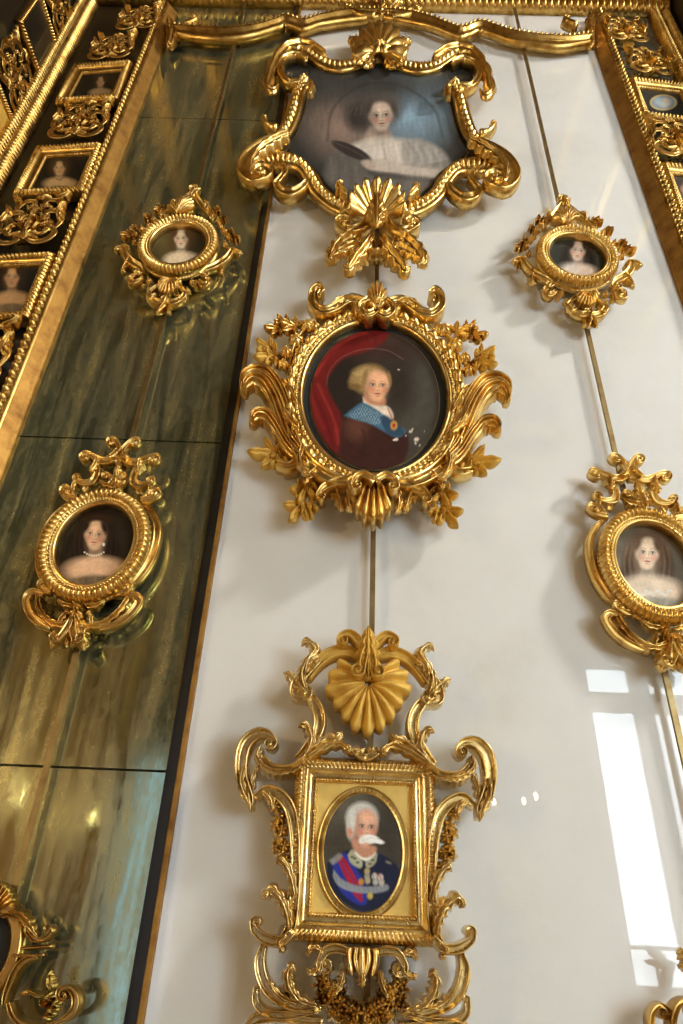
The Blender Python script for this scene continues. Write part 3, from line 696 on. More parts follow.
rowsB = [(.026, .05, 0, 0, 0, 0), (.026, .082, 0, 0, 0, 0), (.030, .088, 0, 0, 0, 0), (.036, .090, 0, 0, 0, 0), (.040, .082, 0, 0, 0, 0), (.042, .082, 0, .008, 96, 0), (.046, .083, 0, .012, 96, 0), (.050, .082, 0, .008, 96, 0),
         (.053, .080, 0, 0, 0, 0), (.056, .084, 0, .010, 44, 0), (.063, .088, .002, .016, 44, 0), (.071, .086, .003, .014, 44, 0), (.077, .078, .004, .008, 44, 0), (.081, .070, .005, .004, 44, 0), (.084, .05, .002, 0, 44, 0), (.084, .036, 0, 0, 0, 0)]
oval('moulding', BX, BZ, Ba-.004, Bb-.004, rowsB, 480, GOLD, fb)
CB = Draw(220, 270, 2.203); AXB = .0555
setd(CB, AXB, fb, GOLD, 1.1, 1.3)
# crown
shell((346, 88), 30, 62, 10, 170, 7, .075, .05); flower((346, 62), 12, .11, .03, 5, mirror=False)
sweep('scroll', [(343, 98), (325, 106), (310, 96), (312, 80), (326, 72)], [16, 18, 16, 14, 10], .05, .08, RIM)
leaf([(322, 108), (310, 100), (300, 88), (292, 72)], 22, .045, .075, 3)
sweep('scroll', [(325, 82), (288, 72), (250, 92), (220, 97), (199, 80), (199, 56), (212, 44), (221, 52), (214, 62)], [16, 20, 20, 20, 18, 16, 14, 12, 8], .055, .05, RIM)
leaf([(300, 78), (280, 66), (258, 68), (238, 80)], 24, .05, .06, 4)
# flower sprigs at the upper sides
st_ = sweep('stem', [(205, 112), (180, 135), (160, 165), (150, 200), (148, 222)], [8, 10, 10, 9, 6], .03, .05)
for c, r in (((188, 118), 18), ((162, 150), 19), ((140, 178), 15), ((170, 178), 14), ((205, 122), 13), ((132, 205), 14)):
    for q, st in zip(flower(c, r*1.15, .065, .045), st_): q.parent = st
for c, r, a in (((150, 120), 26, 150), ((113, 128), 22, 170), ((130, 110), 17, 130)): sprig(c, r, a, .055, .03)
for c, r, a in (((92, 165), 24, 140), ((95, 188), 26, 185), ((122, 200), 18, 240)): sprig(c, r, a, .05, .03, mat=MATTE if a != 240 else None)
# acanthus wings
for i, (p, w_) in enumerate((([(178, 408), (150, 372), (132, 325), (115, 282), (92, 248), (62, 238), (44, 256), (46, 276)], 44), ([(172, 398), (155, 350), (143, 305), (125, 262), (100, 230), (68, 222), (42, 236), (38, 260)], 36),
                            ([(190, 432), (150, 398), (122, 352), (98, 322), (74, 318), (62, 332), (70, 342)], 32))):
    sweep('leaf', p, [w_*.5, w_*.8, w_, w_, w_*.9, w_*.75, w_*.5, w_*.2], [.05, .06, .06, .06, .06, .055, .05, .03], .045+.012*(i != 1), FLUTE5, [0, 0, 0, .01, .02, .03, .035, .03])
leaf([(165, 300), (150, 270), (140, 250), (126, 240)], 24, .05, .06, 3); leaf([(168, 350), (152, 335), (140, 318), (132, 300)], 24, .05, .09, 3)
# lower rails
sweep('scroll', [(150, 352), (162, 392), (186, 428), (222, 456), (262, 472), (304, 474)], [18, 28, 32, 30, 26, 16], .06, .055, RIM)
sweep('scroll', [(118, 432), (145, 438), (168, 428), (186, 410)], [12, 18, 20, 12], .045, .05, RIM)
sprig((95, 402), 38, 175, .045, .035, mat=MATTE); sprig((120, 420), 22, 220, .05, .03, mat=MATTE)
for c, r, a, mt in (((178, 488), 30, 250, MATTE), ((165, 528), 32, 235, MATTE), ((192, 528), 20, 290, MATTE), ((200, 470), 20, 300, None)): sprig(c, r, a, .045, .035, mat=mt)
sweep('stem', [(196, 448), (190, 470), (178, 500), (168, 525)], [6, 9, 9, 6], .025, .045)
sweep('scroll', [(285, 468), (256, 474), (228, 484), (214, 500)], [18, 20, 17, 12], .05, .06, RIM, vol=(8, -1, 1))
leaf([(252, 486), (258, 504), (264, 520), (262, 530)], 20, .045, .06, 3); flower((243, 494), 11, .07, .03, 4)
leaf([(210, 440), (196, 452), (186, 462), (182, 474)], 22, .045, .07, 3)
leaf([(176, 392), (170, 415), (180, 440), (196, 452)], 20, .05, .09, 3)
# bottom shell
shell((338, 448), 62, 106, 180, 360, 9, .075, .085, r0=.06)
sweep('scroll', [(338, 470), (318, 458), (300, 462), (292, 478)], [16, 16, 14, 12], .05, .13, RIM, vol=(9, -1, 1))
leaf([(300, 470), (286, 490), (282, 515), (290, 532)], 26, .06, .07, 4)

fb.scale = (.968, 1, 1)

# ================================================================== RECTANGULAR FRAME WITH OPENWORK SCROLLS
fc = thing('openwork_frame', 'rectangular gilt frame in openwork scrolls below matte shell, officer with white moustache', 'picture frame', (.047, 0, 1.75))
RX0, RX1, RZ0, RZ1 = -.096, .190, 1.567, 1.890
rectm('moulding', RX0, RX1, RZ0, RZ1, [(0, .03, 0), (0, .062, 0), (.004, .066, 0), (.007, .066, .006), (.012, .070, .008), (.017, .066, .005), (.020, .064, 0), (.022, .070, 0), (.026, .070, 0), (.028, .062, 0),
      (.040, .056, 0), (.041, .060, .003), (.0435, .060, .006), (.046, .058, .003), (.0475, .052, 0), (.0475, .03, 0)], .0095, PALE, fc)
V, Fc = box(RX0+.03, RX1-.03, -.048, -.036, RZ0+.03, RZ1-.03)
mesh('mat_panel', V, Fc, MATG, fc, smooth=False)
_o = W(362.9, 850.7, .05); OX, OZ, Oa, Ob = _o[0], _o[2], .0875, .1145
ov = oval('oval_ring', OX, OZ, Oa-.011, Ob-.011, [(0, .046, 0, 0, 0, 0), (0, .0525, 0, 0, 0, 0), (.0015, .0535, 0, 0, 0, 0), (.003, .0522, 0, 0, 0, 0), (.006, .0520, 0, .0006, 62, 0), (.0095, .0520, 0, .0006, 124, 0), (.012, .0522, 0, 0, 0, 0), (.0135, .0535, 0, 0, 0, 0), (.015, .0525, 0, 0, 0, 0), (.015, .046, 0, 0, 0, 0)], 496, OLD, fc)
V, Fc = polar(ellpoly(OX, OZ, Oa-.0105, Ob-.0105, 200), 80, .051)
P = Paint(V, 280, 740, 4.018, (88, 82, 68))
P.ell(300, 280, 130, 90, (104, 98, 84), .9); P.ell(430, 420, 70, 160, (66, 60, 50), .9); P.ell(240, 420, 70, 90, (72, 66, 54), .8)
P.poly([(188, 498), (210, 474), (282, 440), (332, 470), (388, 452), (440, 478), (474, 510), (490, 570), (420, 660), (330, 690), (240, 640), (195, 570)], (34, 38, 62), 5)
P.poly([(205, 478), (240, 462), (268, 458), (310, 520), (345, 590), (345, 660), (300, 655), (240, 600)], (48, 58, 146), 5)
P.poly([(228, 476), (252, 468), (290, 525), (325, 600), (330, 650), (302, 630), (266, 560)], (160, 36, 56), 4); P.line([(240, 480), (290, 560), (318, 640)], 4, (60, 60, 140), 4, .7)
P.poly([(216, 522), (250, 560), (310, 585), (380, 588), (428, 580), (434, 602), (380, 616), (300, 612), (240, 590), (214, 552)], (140, 144, 150), 4)
for k in range(12): P.line([(222+k*18, 540+min(k, 5)*9), (232+k*18, 572+min(k, 4)*8)], 2, (92, 98, 110), 4, .6)
P.poly([(272, 462), (292, 440), (330, 486), (322, 516), (284, 494)], (166, 164, 142), 4); P.poly([(392, 456), (372, 462), (344, 488), (352, 516), (384, 494)], (158, 156, 134), 4)
for x, y in ((300, 476), (312, 492), (372, 482), (362, 498), (290, 470)): P.ell(x, y, 7, 5, (106, 104, 84), .4)
P.poly([(300, 440), (340, 470), (384, 448), (374, 470), (342, 486), (304, 462)], (224, 218, 206), 4)
for x, y, c in ((350, 528, (176, 156, 108)), (350, 548, (150, 146, 132)), (380, 548, (196, 188, 170)), (404, 552, (204, 190, 184)), (352, 565, (170, 160, 130)), (384, 570, (170, 168, 160)), (408, 572, (180, 170, 160)), (362, 626, (188, 170, 90)), (326, 570, (190, 130, 60))): P.ell(x, y, 11, 14, c, .35)
P.line([(396, 536), (406, 560)], 4, (170, 60, 60), 4, .8); P.line([(372, 536), (378, 560)], 3, (60, 70, 120), 4, .8)
P.poly([(198, 484), (236, 456), (250, 470), (214, 500)], (150, 148, 134), 5, .8); P.ell(436, 492, 12, 5, (150, 146, 120), .5, 20, .7)
P.ell(330, 312, 64, 62, (206, 204, 196), .16); P.ell(288, 350, 22, 50, (196, 190, 180), .3)
P.poly([(296, 380), (330, 420), (384, 428), (380, 456), (340, 472), (300, 444), (288, 410)], (192, 142, 116), 6)
face(P, 345, 352, 48, 76, (216, 170, 144), 3, .45, (190, 186, 176), (170, 100, 86), (60, 52, 50))
P.ell(281, 372, 12, 20, (206, 152, 126), .3); P.ell(293, 318, 11, 40, (208, 204, 198), .4)
P.ell(362, 398, 36, 17, (238, 236, 230), .25, 6); P.ell(398, 408, 20, 9, (242, 240, 236), .35, 14); P.ell(332, 404, 16, 12, (224, 220, 212), .4, -20)
for k in range(8): P.line([(365, 388), (332+k*11, 412-abs(k-4))], 1.5, (196, 192, 184), 3, .5)
P.grain(.03); canvas('portrait', V, Fc, P, fc)
CC = Draw(220, 620, 2.355, .965, .047); AXC = .047
setd(CC, AXC, fc, PALE, 1.25)
# crest: matte shell under acanthus
shell((349, 146), 108, 126, 140, 400, 13, .045, .075, mat=MATTE, r0=.08, rf=lambda a: float(np.interp(a, [140, 165, 185, 215, 250, 270, 290, 325, 355, 375, 400], [.72, .88, 1.0, .86, .95, 1.0, .95, .86, 1.0, .88, .72])))
leaf([(349, 140), (349, 100), (349, 60), (349, 14)], 58, .06, .075, 5, mirror=False, mat=MATTE, k=5)
sweep('scroll', [(342, 78), (336, 102), (334, 122)], [16, 16, 14], .045, .09, RIM, vol=(12, 1, 1.2), mat=MATTE)
sweep('scroll', [(342, 74), (325, 52), (304, 36), (286, 40)], [16, 18, 16, 13], .045, .07, RIM, vol=(11, -1, 1), mat=MATTE)
sweep('scroll', [(335, 92), (295, 76), (258, 82), (226, 104), (200, 138)], [16, 24, 24, 22, 16], .04, .05, RIM, mat=MATTE)
# upper corner scrolls
sweep('scroll', [(232, 96), (200, 124), (176, 150), (170, 178), (190, 186)], [14, 22, 24, 20, 15], .045, .05, RIM, vol=(14, -1, 1.1))
leaf([(196, 168), (188, 128), (206, 94), (226, 80)], 32, .055, .055, 5)
leaf([(196, 130), (204, 98), (220, 74), (212, 58), (196, 48), (186, 60)], 26, .05, .06, 4)
leaf([(196, 172), (178, 152), (160, 132), (142, 124)], 30, .05, .055, 4)
sweep('scroll', [(188, 172), (212, 190), (228, 218), (230, 252), (216, 284), (196, 312), (176, 330)], [12, 22, 26, 26, 24, 22, 14], .045, .045, RIM)
# shoulder scrolls
leaf([(198, 322), (212, 286), (204, 256), (190, 246), (178, 252)], 26, .05, .06, 4)
leaf([(178, 338), (214, 306), (250, 282), (276, 274), (286, 262)], 34, .055, .055, 6)
leaf([(200, 322), (240, 300), (276, 290), (300, 304), (292, 316)], 24, .045, .065, 4)
leaf([(300, 316), (318, 306), (330, 312), (342, 300)], 20, .04, .06, 3); flower((347, 312), 18, .06, .035, 5, mirror=False); sweep('scroll', [(345, 326), (330, 322), (318, 316)], [12, 13, 10], .035, .06, RIM, vol=(7, 1, 1))
sweep('scroll', [(192, 332), (166, 350), (128, 356), (100, 346), (82, 322), (88, 302)], [14, 26, 30, 28, 22, 14], .05, .045, FLUTE, lob=(11, .25))
sweep('scroll', [(196, 322), (160, 344), (120, 342), (98, 322)], [8, 10, 10, 7], .04, .075, ROUND)
sweep('scroll', [(118, 284), (104, 272), (78, 272), (52, 294), (42, 330), (42, 370), (52, 400), (62, 424), (66, 448)], [14, 20, 26, 28, 28, 26, 24, 18, 6], .05, .045, RIM, vol0=(12, 1, 1.1))
leaf([(46, 350), (40, 390), (54, 420), (62, 452)], 26, .05, .06, 4)
leaf([(70, 396), (66, 372), (76, 352), (72, 340)], 18, .04, .05, 3)
# side struts and garlands
sweep('scroll', [(74, 420), (104, 402), (136, 416), (158, 446), (168, 486), (172, 530), (172, 575)], [12, 22, 26, 26, 24, 22, 18], .045, .04, RIM)
leaf([(92, 406), (108, 416), (116, 436), (110, 454)], 22, .045, .055, 3)
gs = sweep('garland', [(116, 424), (128, 470), (132, 516), (142, 560), (150, 580)], [6, 8, 8, 8, 6], .02, .045, mat=OLD)
for i, (c, r) in enumerate((((124, 440), 15), ((132, 466), 17), ((120, 484), 14), ((140, 494), 15), ((130, 514), 17), ((146, 532), 14), ((136, 552), 15), ((150, 566), 13), ((120, 536), 12))):
    for q, st in zip(flower(c, r*1.15, .06, .04, 5, ph=i*.7, mat=PALE), gs): q.parent = st
CD = Draw(220, 820, 2.355, .965, .047); setd(CD, AXC, fc, PALE, 1.25, 1.2)
sweep('scroll', [(172, 60), (174, 110), (172, 160), (168, 210), (160, 252), (140, 280)], [16, 20, 22, 24, 24, 14], .045, .04, RIM)
leaf([(172, 180), (164, 140), (150, 108), (134, 94), (124, 104)], 28, .05, .06, 4)
leaf([(158, 256), (152, 218), (136, 184), (112, 164), (98, 176), (104, 188)], 36, .06, .06, 6)
sweep('scroll', [(168, 262), (140, 284), (104, 282), (76, 262), (70, 244)], [14, 22, 24, 18, 14], .05, .05, RIM, vol=(9, 1, 1))
leaf([(150, 270), (132, 290), (140, 304), (132, 312)], 20, .045, .06, 3)
sweep('scroll', [(96, 294), (86, 330), (92, 370), (112, 404), (148, 428), (196, 440), (236, 440)], [14, 24, 26, 26, 24, 22, 12], .045, .04, RIM)
leaf([(226, 438), (184, 424), (160, 394), (154, 364), (162, 346), (174, 356)], 34, .055, .055, 6)
leaf([(180, 430), (146, 420), (118, 396), (108, 372)], 24, .045, .055, 4)
sweep('scroll', [(76, 398), (78, 430), (104, 452), (150, 458), (230, 446)], [10, 16, 20, 20, 10], .04, .045, RIM, vol0=(6, 1, .9))
sweep('scroll', [(58, 484), (80, 466), (120, 462), (180, 468), (240, 472)], [20, 24, 22, 18, 12], .045, .04, RIM)
for k, u in enumerate((305, 322)): sweep('gadroon', [(u, 300), (u-3, 325), (u+2, 352), (u+5, 364)], [16, 20, 18, 10], .05, .055, ROUND)
sweep('gadroon', [(334, 300), (334, 325), (334, 352), (334, 366)], [16, 20, 18, 10], .055, .06, ROUND, mirror=False)
sweep('scroll', [(300, 310), (276, 302), (250, 306), (234, 326)], [16, 20, 20, 16], .05, .05, RIM, vol=(16, -1, 1.1))
leaf([(240, 312), (220, 300), (206, 306), (204, 322)], 24, .045, .05, 4)
leaf([(236, 330), (228, 352), (210, 358), (200, 350)], 24, .045, .055, 4)
leaf([(290, 352), (284, 380), (272, 402), (262, 412)], 24, .045, .055, 4)
leaf([(334, 358), (334, 372), (334, 384), (334, 396)], 24, .045, .08, 3, mirror=False)
gs = sweep('garland', [(246, 350), (246, 390), (258, 430), (290, 458), (330, 470), (338, 470)], [8, 10, 12, 12, 12, 10], .02, .045, mat=OLD)
for i, (c, r) in enumerate((((250, 352), 16), ((240, 376), 16), ((258, 392), 17), ((238, 404), 15), ((262, 418), 18), ((284, 428), 16), ((248, 432), 16), ((276, 446), 18), ((302, 440), 16), ((296, 460), 17), ((322, 452), 17), ((262, 460), 15), ((280, 474), 16), ((318, 476), 16), ((304, 488), 15), ((330, 494), 14))):
    for q, st in zip(flower(c, r*1.1, .06+.008*(i % 3), .045, 5, ph=i*.9, mat=PALE), gs): q.parent = st
for c, r, a in (((226, 390), 16, 180), ((228, 420), 16, 200), ((290, 410), 15, 60), ((316, 432), 14, 100)): sprig(c, r, a, .055, .03, mat=OLD)

# ================================================================== OVAL MINIATURES ON THE RODS
def lady(P, cx, cy, w, h, skin, hair, dress, tilt=0, turn=.2, long=True, bust=None):
    hd = tuple(c*.6 for c in hair)
    P.ell(cx, cy-.15*h, w*1.75, h*1.55, hair, .35, tilt)
    if long:
        for s in (-1, 1):
            P.ell(cx+s*w*1.35, cy+h*.75, w*.75, h*1.3, hair, .4, s*-8); P.ell(cx+s*w*1.7, cy+h*1.3, w*.5, h*.9, hd, .6)
            for k in range(4): P.line([(cx+s*w*(1.0+.22*k), cy-h*.4), (cx+s*w*(1.25+.22*k), cy+h*.5), (cx+s*w*(1.05+.25*k), cy+h*1.6)], w*.09, tuple(min(255, c*1.5) for c in hair) if k % 2 else hd, w*.2, .5)
    sk2 = tuple(c*.80 for c in skin)
    P.poly([(cx-w*.55, cy+h*.5), (cx+w*.5, cy+h*.5), (cx+w*.62, cy+h*1.5), (cx+w*1.2, cy+h*1.75), (cx-w*1.2, cy+h*1.8), (cx-w*.62, cy+h*1.45)], sk2, w*.15)
    P.ell(cx, cy+h*1.02, w*.62, h*.34, tuple(c*.55 for c in skin), .7, 0, .7)
    b_ = bust or (2.9, 2.4)
    P.ell(cx+w*.1, cy+h*b_[1], w*b_[0], h*.95, skin, .25)
    P.ell(cx-w*.3, cy+h*2.1, w*1.1, h*.35, tuple(min(255, c*1.07) for c in skin), .8, 0, .6)
    P.ell(cx+w*.1, cy+h*(b_[1]+1.15), w*(b_[0]+.4), h*.85, dress, .15)
    for k in range(7): P.line([(cx+w*(k-3)*.85, cy+h*(b_[1]+.45+.03*(k-3)**2)), (cx+w*(k-3)*.7, cy+h*(b_[1]+1.2))], w*.12, tuple(min(255, c*1.35) for c in dress) if k % 2 else tuple(c*.7 for c in dress), w*.3, .6)
    face(P, cx, cy, w, h, skin, tilt, turn, hd)
    P.ell(cx-w*.85, cy-h*.55, w*.3, h*.5, hair, .5, tilt+25); P.ell(cx+w*.85, cy-h*.5, w*.26, h*.5, hair, .5, tilt-25)
def necklace(P, cx, cy, w, n=9):
    for k in range(n):
        f = (k-(n-1)/2)/((n-1)/2); P.ell(cx+w*f, cy-abs(f)**2*w*.35, w*.10, w*.09, (226, 216, 196), .4)

X1, Z1, a1, b1 = -.627, 2.368, .0925, .1135
def lower_mini(name, label, par_x):
    return thing(name, label, 'picture frame', (par_x, 0, Z1), 'lower oval miniatures')
m1 = lower_mini('oval_miniature_frame', 'lower left oval gilt miniature on the mirror, dark-haired lady with bare shoulders', X1)
def mini_rows(s=1.0, n1=62, n2=90, base=.0):
    return [(0, .055, 0, 0, 0, 0), (0, .082, 0, 0, 0, 0), (.003, .087, 0, 0, 0, 0), (.006, .088, 0, 0, 0, 0), (.009, .084, 0, 0, 0, 0), (.010, .084, 0, .003, n2, 0), (.0125, .085, 0, .006, n2, 0), (.015, .084, 0, .003, n2, 0), (.0165, .083, 0, 0, 0, 0),
            (.018, .087, 0, .004, n1, 0), (.024*s, .091, .001, .010, n1, 0), (.032*s, .088, .003, .010, n1, 0), (.038*s, .080, .004, .006, n1, 0), (.041*s, .072, .003, .002, n1, 0),
            (.040*s, .066, 0, 0, 0, 0), (.033*s, .062, 0, 0, 0, 0), (.033*s, .052, 0, 0, 0, 0), (.036*s, .050, 0, .003, n2, 0), (.038*s, .046, 0, .003, n2, 0), (.036*s, .040, 0, 0, 0, 0), (.030*s, .034, 0, 0, 0, 0)]
oval('moulding', X1, Z1, a1, b1, mini_rows(), 540, GOLD, m1)
C7 = Draw(10, 420, 4.018); setd(C7, -.629, m1, GOLD, 1.25)
ovalplate('backing', X1, Z1, a1+.028, b1+.028, .036, .054, OLD, m1)
sweep('band', [(535, 340), (566, 368), (592, 425), (588, 500), (562, 575), (520, 636), (480, 670)], [10, 22, 26, 26, 26, 24, 12], .026, .034, RIM, vol=None)
# crest
sweep('scroll', [(438, 176), (443, 140), (440, 112), (430, 88)], [14, 22, 20, 15], .024, .05, RIM, vol=(21, -1, 1.2))
sweep('scroll', [(441, 136), (418, 160), (380, 170), (345, 156), (318, 140)], [16, 22, 24, 22, 16], .024, .046, RIM, vol=(22, -1, 1.2))
leaf([(352, 158), (346, 182), (330, 198), (316, 200)], 36, .045, .04, 4)
leaf([(438, 128), (424, 140), (404, 148), (388, 146)], 22, .045, .045, 3)
sweep('scroll', [(348, 172), (352, 212), (336, 248), (302, 258), (270, 250)], [14, 22, 24, 20, 14], .024, .046, RIM, vol=(16, 1, 1.1))
sweep('scroll', [(322, 248), (312, 270), (300, 290)], [14, 18, 16], .024, .04, RIM)
sweep('scroll', [(268, 316), (240, 312), (218, 302)], [14, 20, 17], .024, .05, RIM, vol=(22, 1, 1.2))
leaf([(270, 254), (256, 272), (252, 290), (262, 304)], 24, .04, .04, 3)
leaf([(430, 284), (432, 245), (434, 205), (437, 170)], 40, .045, .045, 5, mirror=False)
sweep('scroll', [(424, 270), (412, 242), (396, 226)], [14, 18, 14], .03, .045, RIM, vol=(12, -1, 1.1))
leaf([(416, 272), (394, 266), (372, 256), (360, 240)], 24, .04, .04, 3)
flower((432, 256), 15, .075, .03, 5, mirror=False)
# foot
sweep('scroll', [(168, 694), (146, 690), (126, 676)], [16, 22, 18], .024, .05, RIM, vol=(17, 1, 1.1))
sweep('scroll', [(134, 704), (96, 694), (70, 718), (78, 768), (112, 812), (160, 838)], [16, 24, 28, 30, 28, 14], .024, .042, RIM)
leaf([(116, 706), (122, 758), (150, 804), (196, 824), (240, 810), (264, 776)], 42, .05, .032, 8)
leaf([(266, 776), (246, 826), (212, 866), (178, 894), (164, 920)], 46, .05, .036, 5)
sweep('scroll', [(262, 800), (236, 850), (204, 890)], [18, 26, 20], .05, .045, RIM, vol=(18, 1, 1))
leaf([(270, 790), (262, 840), (254, 884), (244, 915)], 30, .045, .036, 4)
leaf([(258, 752), (230, 746), (206, 734), (190, 716)], 28, .04, .04, 3)
leaf([(200, 822), (214, 796), (228, 776), (226, 760)], 26, .04, .04, 3)
flower((266, 748), 32, .05, .06, 6, mirror=False); shell((266, 770), 28, 44, 180, 360, 5, .055, .04)
def mini_paint(X, Z, a, b, d, crop, bg, fn, par, n=170, r=60):
    V, Fc = polar(ellpoly(X, Z, a+.001, b+.001, n), r, d); P = Paint(V, *crop, bg); fn(P); P.grain(.05); canvas('portrait', V, Fc, P, par)
def p_m1(P):
    P.ell(440, 470, 60, 110, (52, 42, 28), .7); P.ell(250, 560, 60, 60, (40, 32, 22), .7)
    lady(P, 342, 462, 44, 60, (214, 176, 142), (46, 30, 20), (116, 98, 74), 6, -.3)
    for k in range(9): P.ell(300+k*13, 398-8*math.sin(k*.4), 14, 12, (62, 40, 25), .5)
    necklace(P, 338, 545, 38); P.ell(376, 500, 5, 7, (230, 220, 200), .4)
mini_paint(X1, Z1, a1, b1, .058, (10, 420, 4.018), (34, 27, 18), p_m1, m1)
DX = .727-X1+.014
m1b = copy_tree(m1, skip=('portrait',)); m1b.location.x += DX
m1b['label'] = 'lower right oval gilt miniature on the white panel, lady with light brown hair'
def p_m1r(P):
    P.ell(330, 420, 120, 130, (112, 104, 90), .8); P.ell(250, 520, 60, 60, (150, 146, 136), .8)
    lady(P, 308, 415, 44, 58, (222, 198, 172), (104, 80, 54), (150, 144, 130), 4, .3)
    P.ell(300, 540, 70, 38, (196, 190, 176), .8, 0, .6)
    for k in range(12): P.ell(235+k*14, 560+8*math.sin(k*2.1), 8, 6, (214, 210, 200), .5)
mini_paint(X1+DX, Z1, a1, b1, .058, (563, 440, 3.66), (98, 90, 76), p_m1r, m1b)

X2, Z2, a2, b2 = .727, 3.528, .0925, .108
m2 = thing('oval_miniature_frame', 'upper right oval gilt miniature on the white panel, pale lady on grey ground', 'picture frame', (X2, 0, Z2), 'upper oval miniatures')
oval('moulding', X2, Z2, a2, b2, mini_rows(1.0, 58, 84), 504, GOLD, m2)
C8 = Draw(500, 180, 4.269); setd(C8, X2, m2, GOLD, 1.25, 1.25)
ovalplate('backing', X2, Z2, a2+.028, b2+.028, .036, .054, OLD, m2)
sweep('scroll', [(186, 208), (214, 172), (242, 138), (266, 106), (266, 84)], [14, 22, 24, 20, 12], .028, .05, RIM, vol=(10, -1, 1))
leaf([(276, 130), (280, 108), (290, 92), (302, 78)], 22, .05, .04, 3, mirror=False)
shell((282, 186), 62, 74, 15, 165, 9, .07, .045)
leaf([(214, 176), (206, 160), (210, 142), (222, 132)], 24, .05, .04, 3)
for c, r in (((180, 186), 20), ((156, 214), 18), ((196, 166), 13), ((128, 256), 17), ((110, 280), 18), ((146, 238), 14), ((122, 312), 15)): flower(c, r, .055, .035)
for c, r, a in (((170, 168), 22, 120), ((84, 286), 22, 170), ((104, 258), 16, 130), ((134, 206), 14, 150)): sprig(c, r, a, .05, .03)
leaf([(108, 352), (88, 346), (66, 344), (48, 348)], 26, .05, .03, 3)
sweep('scroll', [(92, 336), (108, 366), (134, 392), (166, 412), (196, 426), (220, 446)], [14, 22, 24, 24, 22, 14], .028, .05, RIM, vol=(16, 1, 1.1))
leaf([(130, 392), (138, 412), (134, 432), (150, 444)], 26, .05, .035, 3)
sweep('scroll', [(240, 478), (218, 496), (196, 494), (186, 478)], [14, 20, 20, 14], .028, .05, RIM, vol=(9, 1, 1))
for c, r in (((190, 468), 18), ((262, 482), 18), ((280, 520), 15), ((246, 506), 13)): flower(c, r, .05, .035)
shell((374, 478), 52, 62, 185, 355, 9, .045, .05)
sweep('scroll', [(330, 500), (306, 520), (292, 546), (308, 560), (326, 548)], [12, 18, 20, 18, 12], .028, .045, RIM)
sweep('scroll', [(286, 534), (310, 566), (348, 582), (380, 576)], [12, 20, 22, 16], .028, .045, RIM, vol=(10, -1, 1))
leaf([(384, 560), (384, 588), (382, 610), (376, 630)], 26, .05, .035, 3, mirror=False); leaf([(372, 580), (360, 600), (362, 616), (370, 626)], 18, .04, .035, 2)
def p_m2r(P):
    P.ell(380, 300, 60, 70, (78, 82, 74), .8)
    lady(P, 332, 303, 33, 42, (200, 176, 156), (48, 38, 30), (110, 108, 98), 8, .25, bust=(2.5, 2.25))
    P.ell(300, 375, 40, 20, (206, 200, 190), .7, 0, .6)
mini_paint(X2, Z2, a2, b2, .058, (500, 180, 4.269), (52, 56, 50), p_m2r, m2)
m2b = copy_tree(m2, skip=('portrait',)); m2b.location.x += -DX+.024; m2b['label'] = 'upper left oval gilt miniature on the mirror, fair lady with pinned-up hair'
def p_m2l(P):
    P.ell(270, 300, 50, 70, (96, 84, 50), .8); P.ell(430, 300, 50, 80, (60, 52, 34), .8)
    lady(P, 346, 294, 30, 40, (214, 194, 164), (92, 66, 40), (64, 56, 40), -2, -.25, long=False, bust=(2.5, 2.3))
mini_paint(X2-DX+.024, Z2, a2, b2, .058, (100, 170, 4.269), (70, 60, 38), p_m2l, m2b)

# lower left frame, mostly outside the picture
md = thing('scrolled_frame', 'dark gilt scrolled frame cut off at the bottom left corner', 'picture frame', (X1, 0, 1.52))
C9 = Draw(0, 860, 6.209); setd(C9, X1, md, OLD)
cD = C9.at(-60, 560, .05)
ovalplate('backing', X1, cD[2], .052, .072, .03, .05, VELVET, md)
oval('moulding', X1, cD[2], .040, .058, [(0, .05, 0, 0, 0, 0), (0, .075, 0, 0, 0, 0), (.006, .082, 0, 0, 0, 0), (.012, .074, 0, 0, 0, 0), (.016, .08, 0, 0, 0, 0), (.022, .07, 0, 0, 0, 0), (.022, .03, 0, 0, 0, 0)], 160, OLD, md)
shell((-20, 330), 120, 200, 20, 160, 11, .05, .05)
leaf([(20, 350), (90, 330), (150, 360), (190, 420), (240, 488)], 90, .06, .05, 6)
sweep('scroll', [(180, 440), (230, 492), (290, 486), (326, 452)], [30, 40, 34, 24], .04, .05, RIM, vol=(24, -1, 1))
sweep('rail', [(80, 548), (200, 545), (330, 535)], [30, 34, 30], .03, .045, ROUND); sweep('rail', [(80, 590), (180, 592), (276, 588)], [20, 22, 14], .03, .06, RIM)
sweep('scroll', [(230, 602), (160, 630), (108, 690), (78, 760), (50, 840), (40, 900)], [30, 44, 48, 44, 36, 20], .04, .05, RIM)
sweep('scroll', [(70, 880), (90, 950), (140, 1005), (230, 1030), (330, 1020)], [30, 44, 44, 40, 24], .04, .05, RIM)
sweep('scroll', [(330, 1020), (420, 980), (474, 920), (482, 850), (450, 796), (410, 790)], [26, 44, 54, 54, 46, 34], .04, .06, RIM, vol=(36, -1, 1.1))
leaf([(330, 800), (316, 760), (310, 720), (322, 684)], 50, .05, .05, 3)
for c, r in (((300, 850), 40), ((270, 890), 36), ((320, 930), 42), ((290, 970), 34), ((345, 890), 30)): flower(c, r, .05, .045)
leaf([(250, 850), (200, 820), (150, 826), (110, 840)], 40, .04, .045, 3)

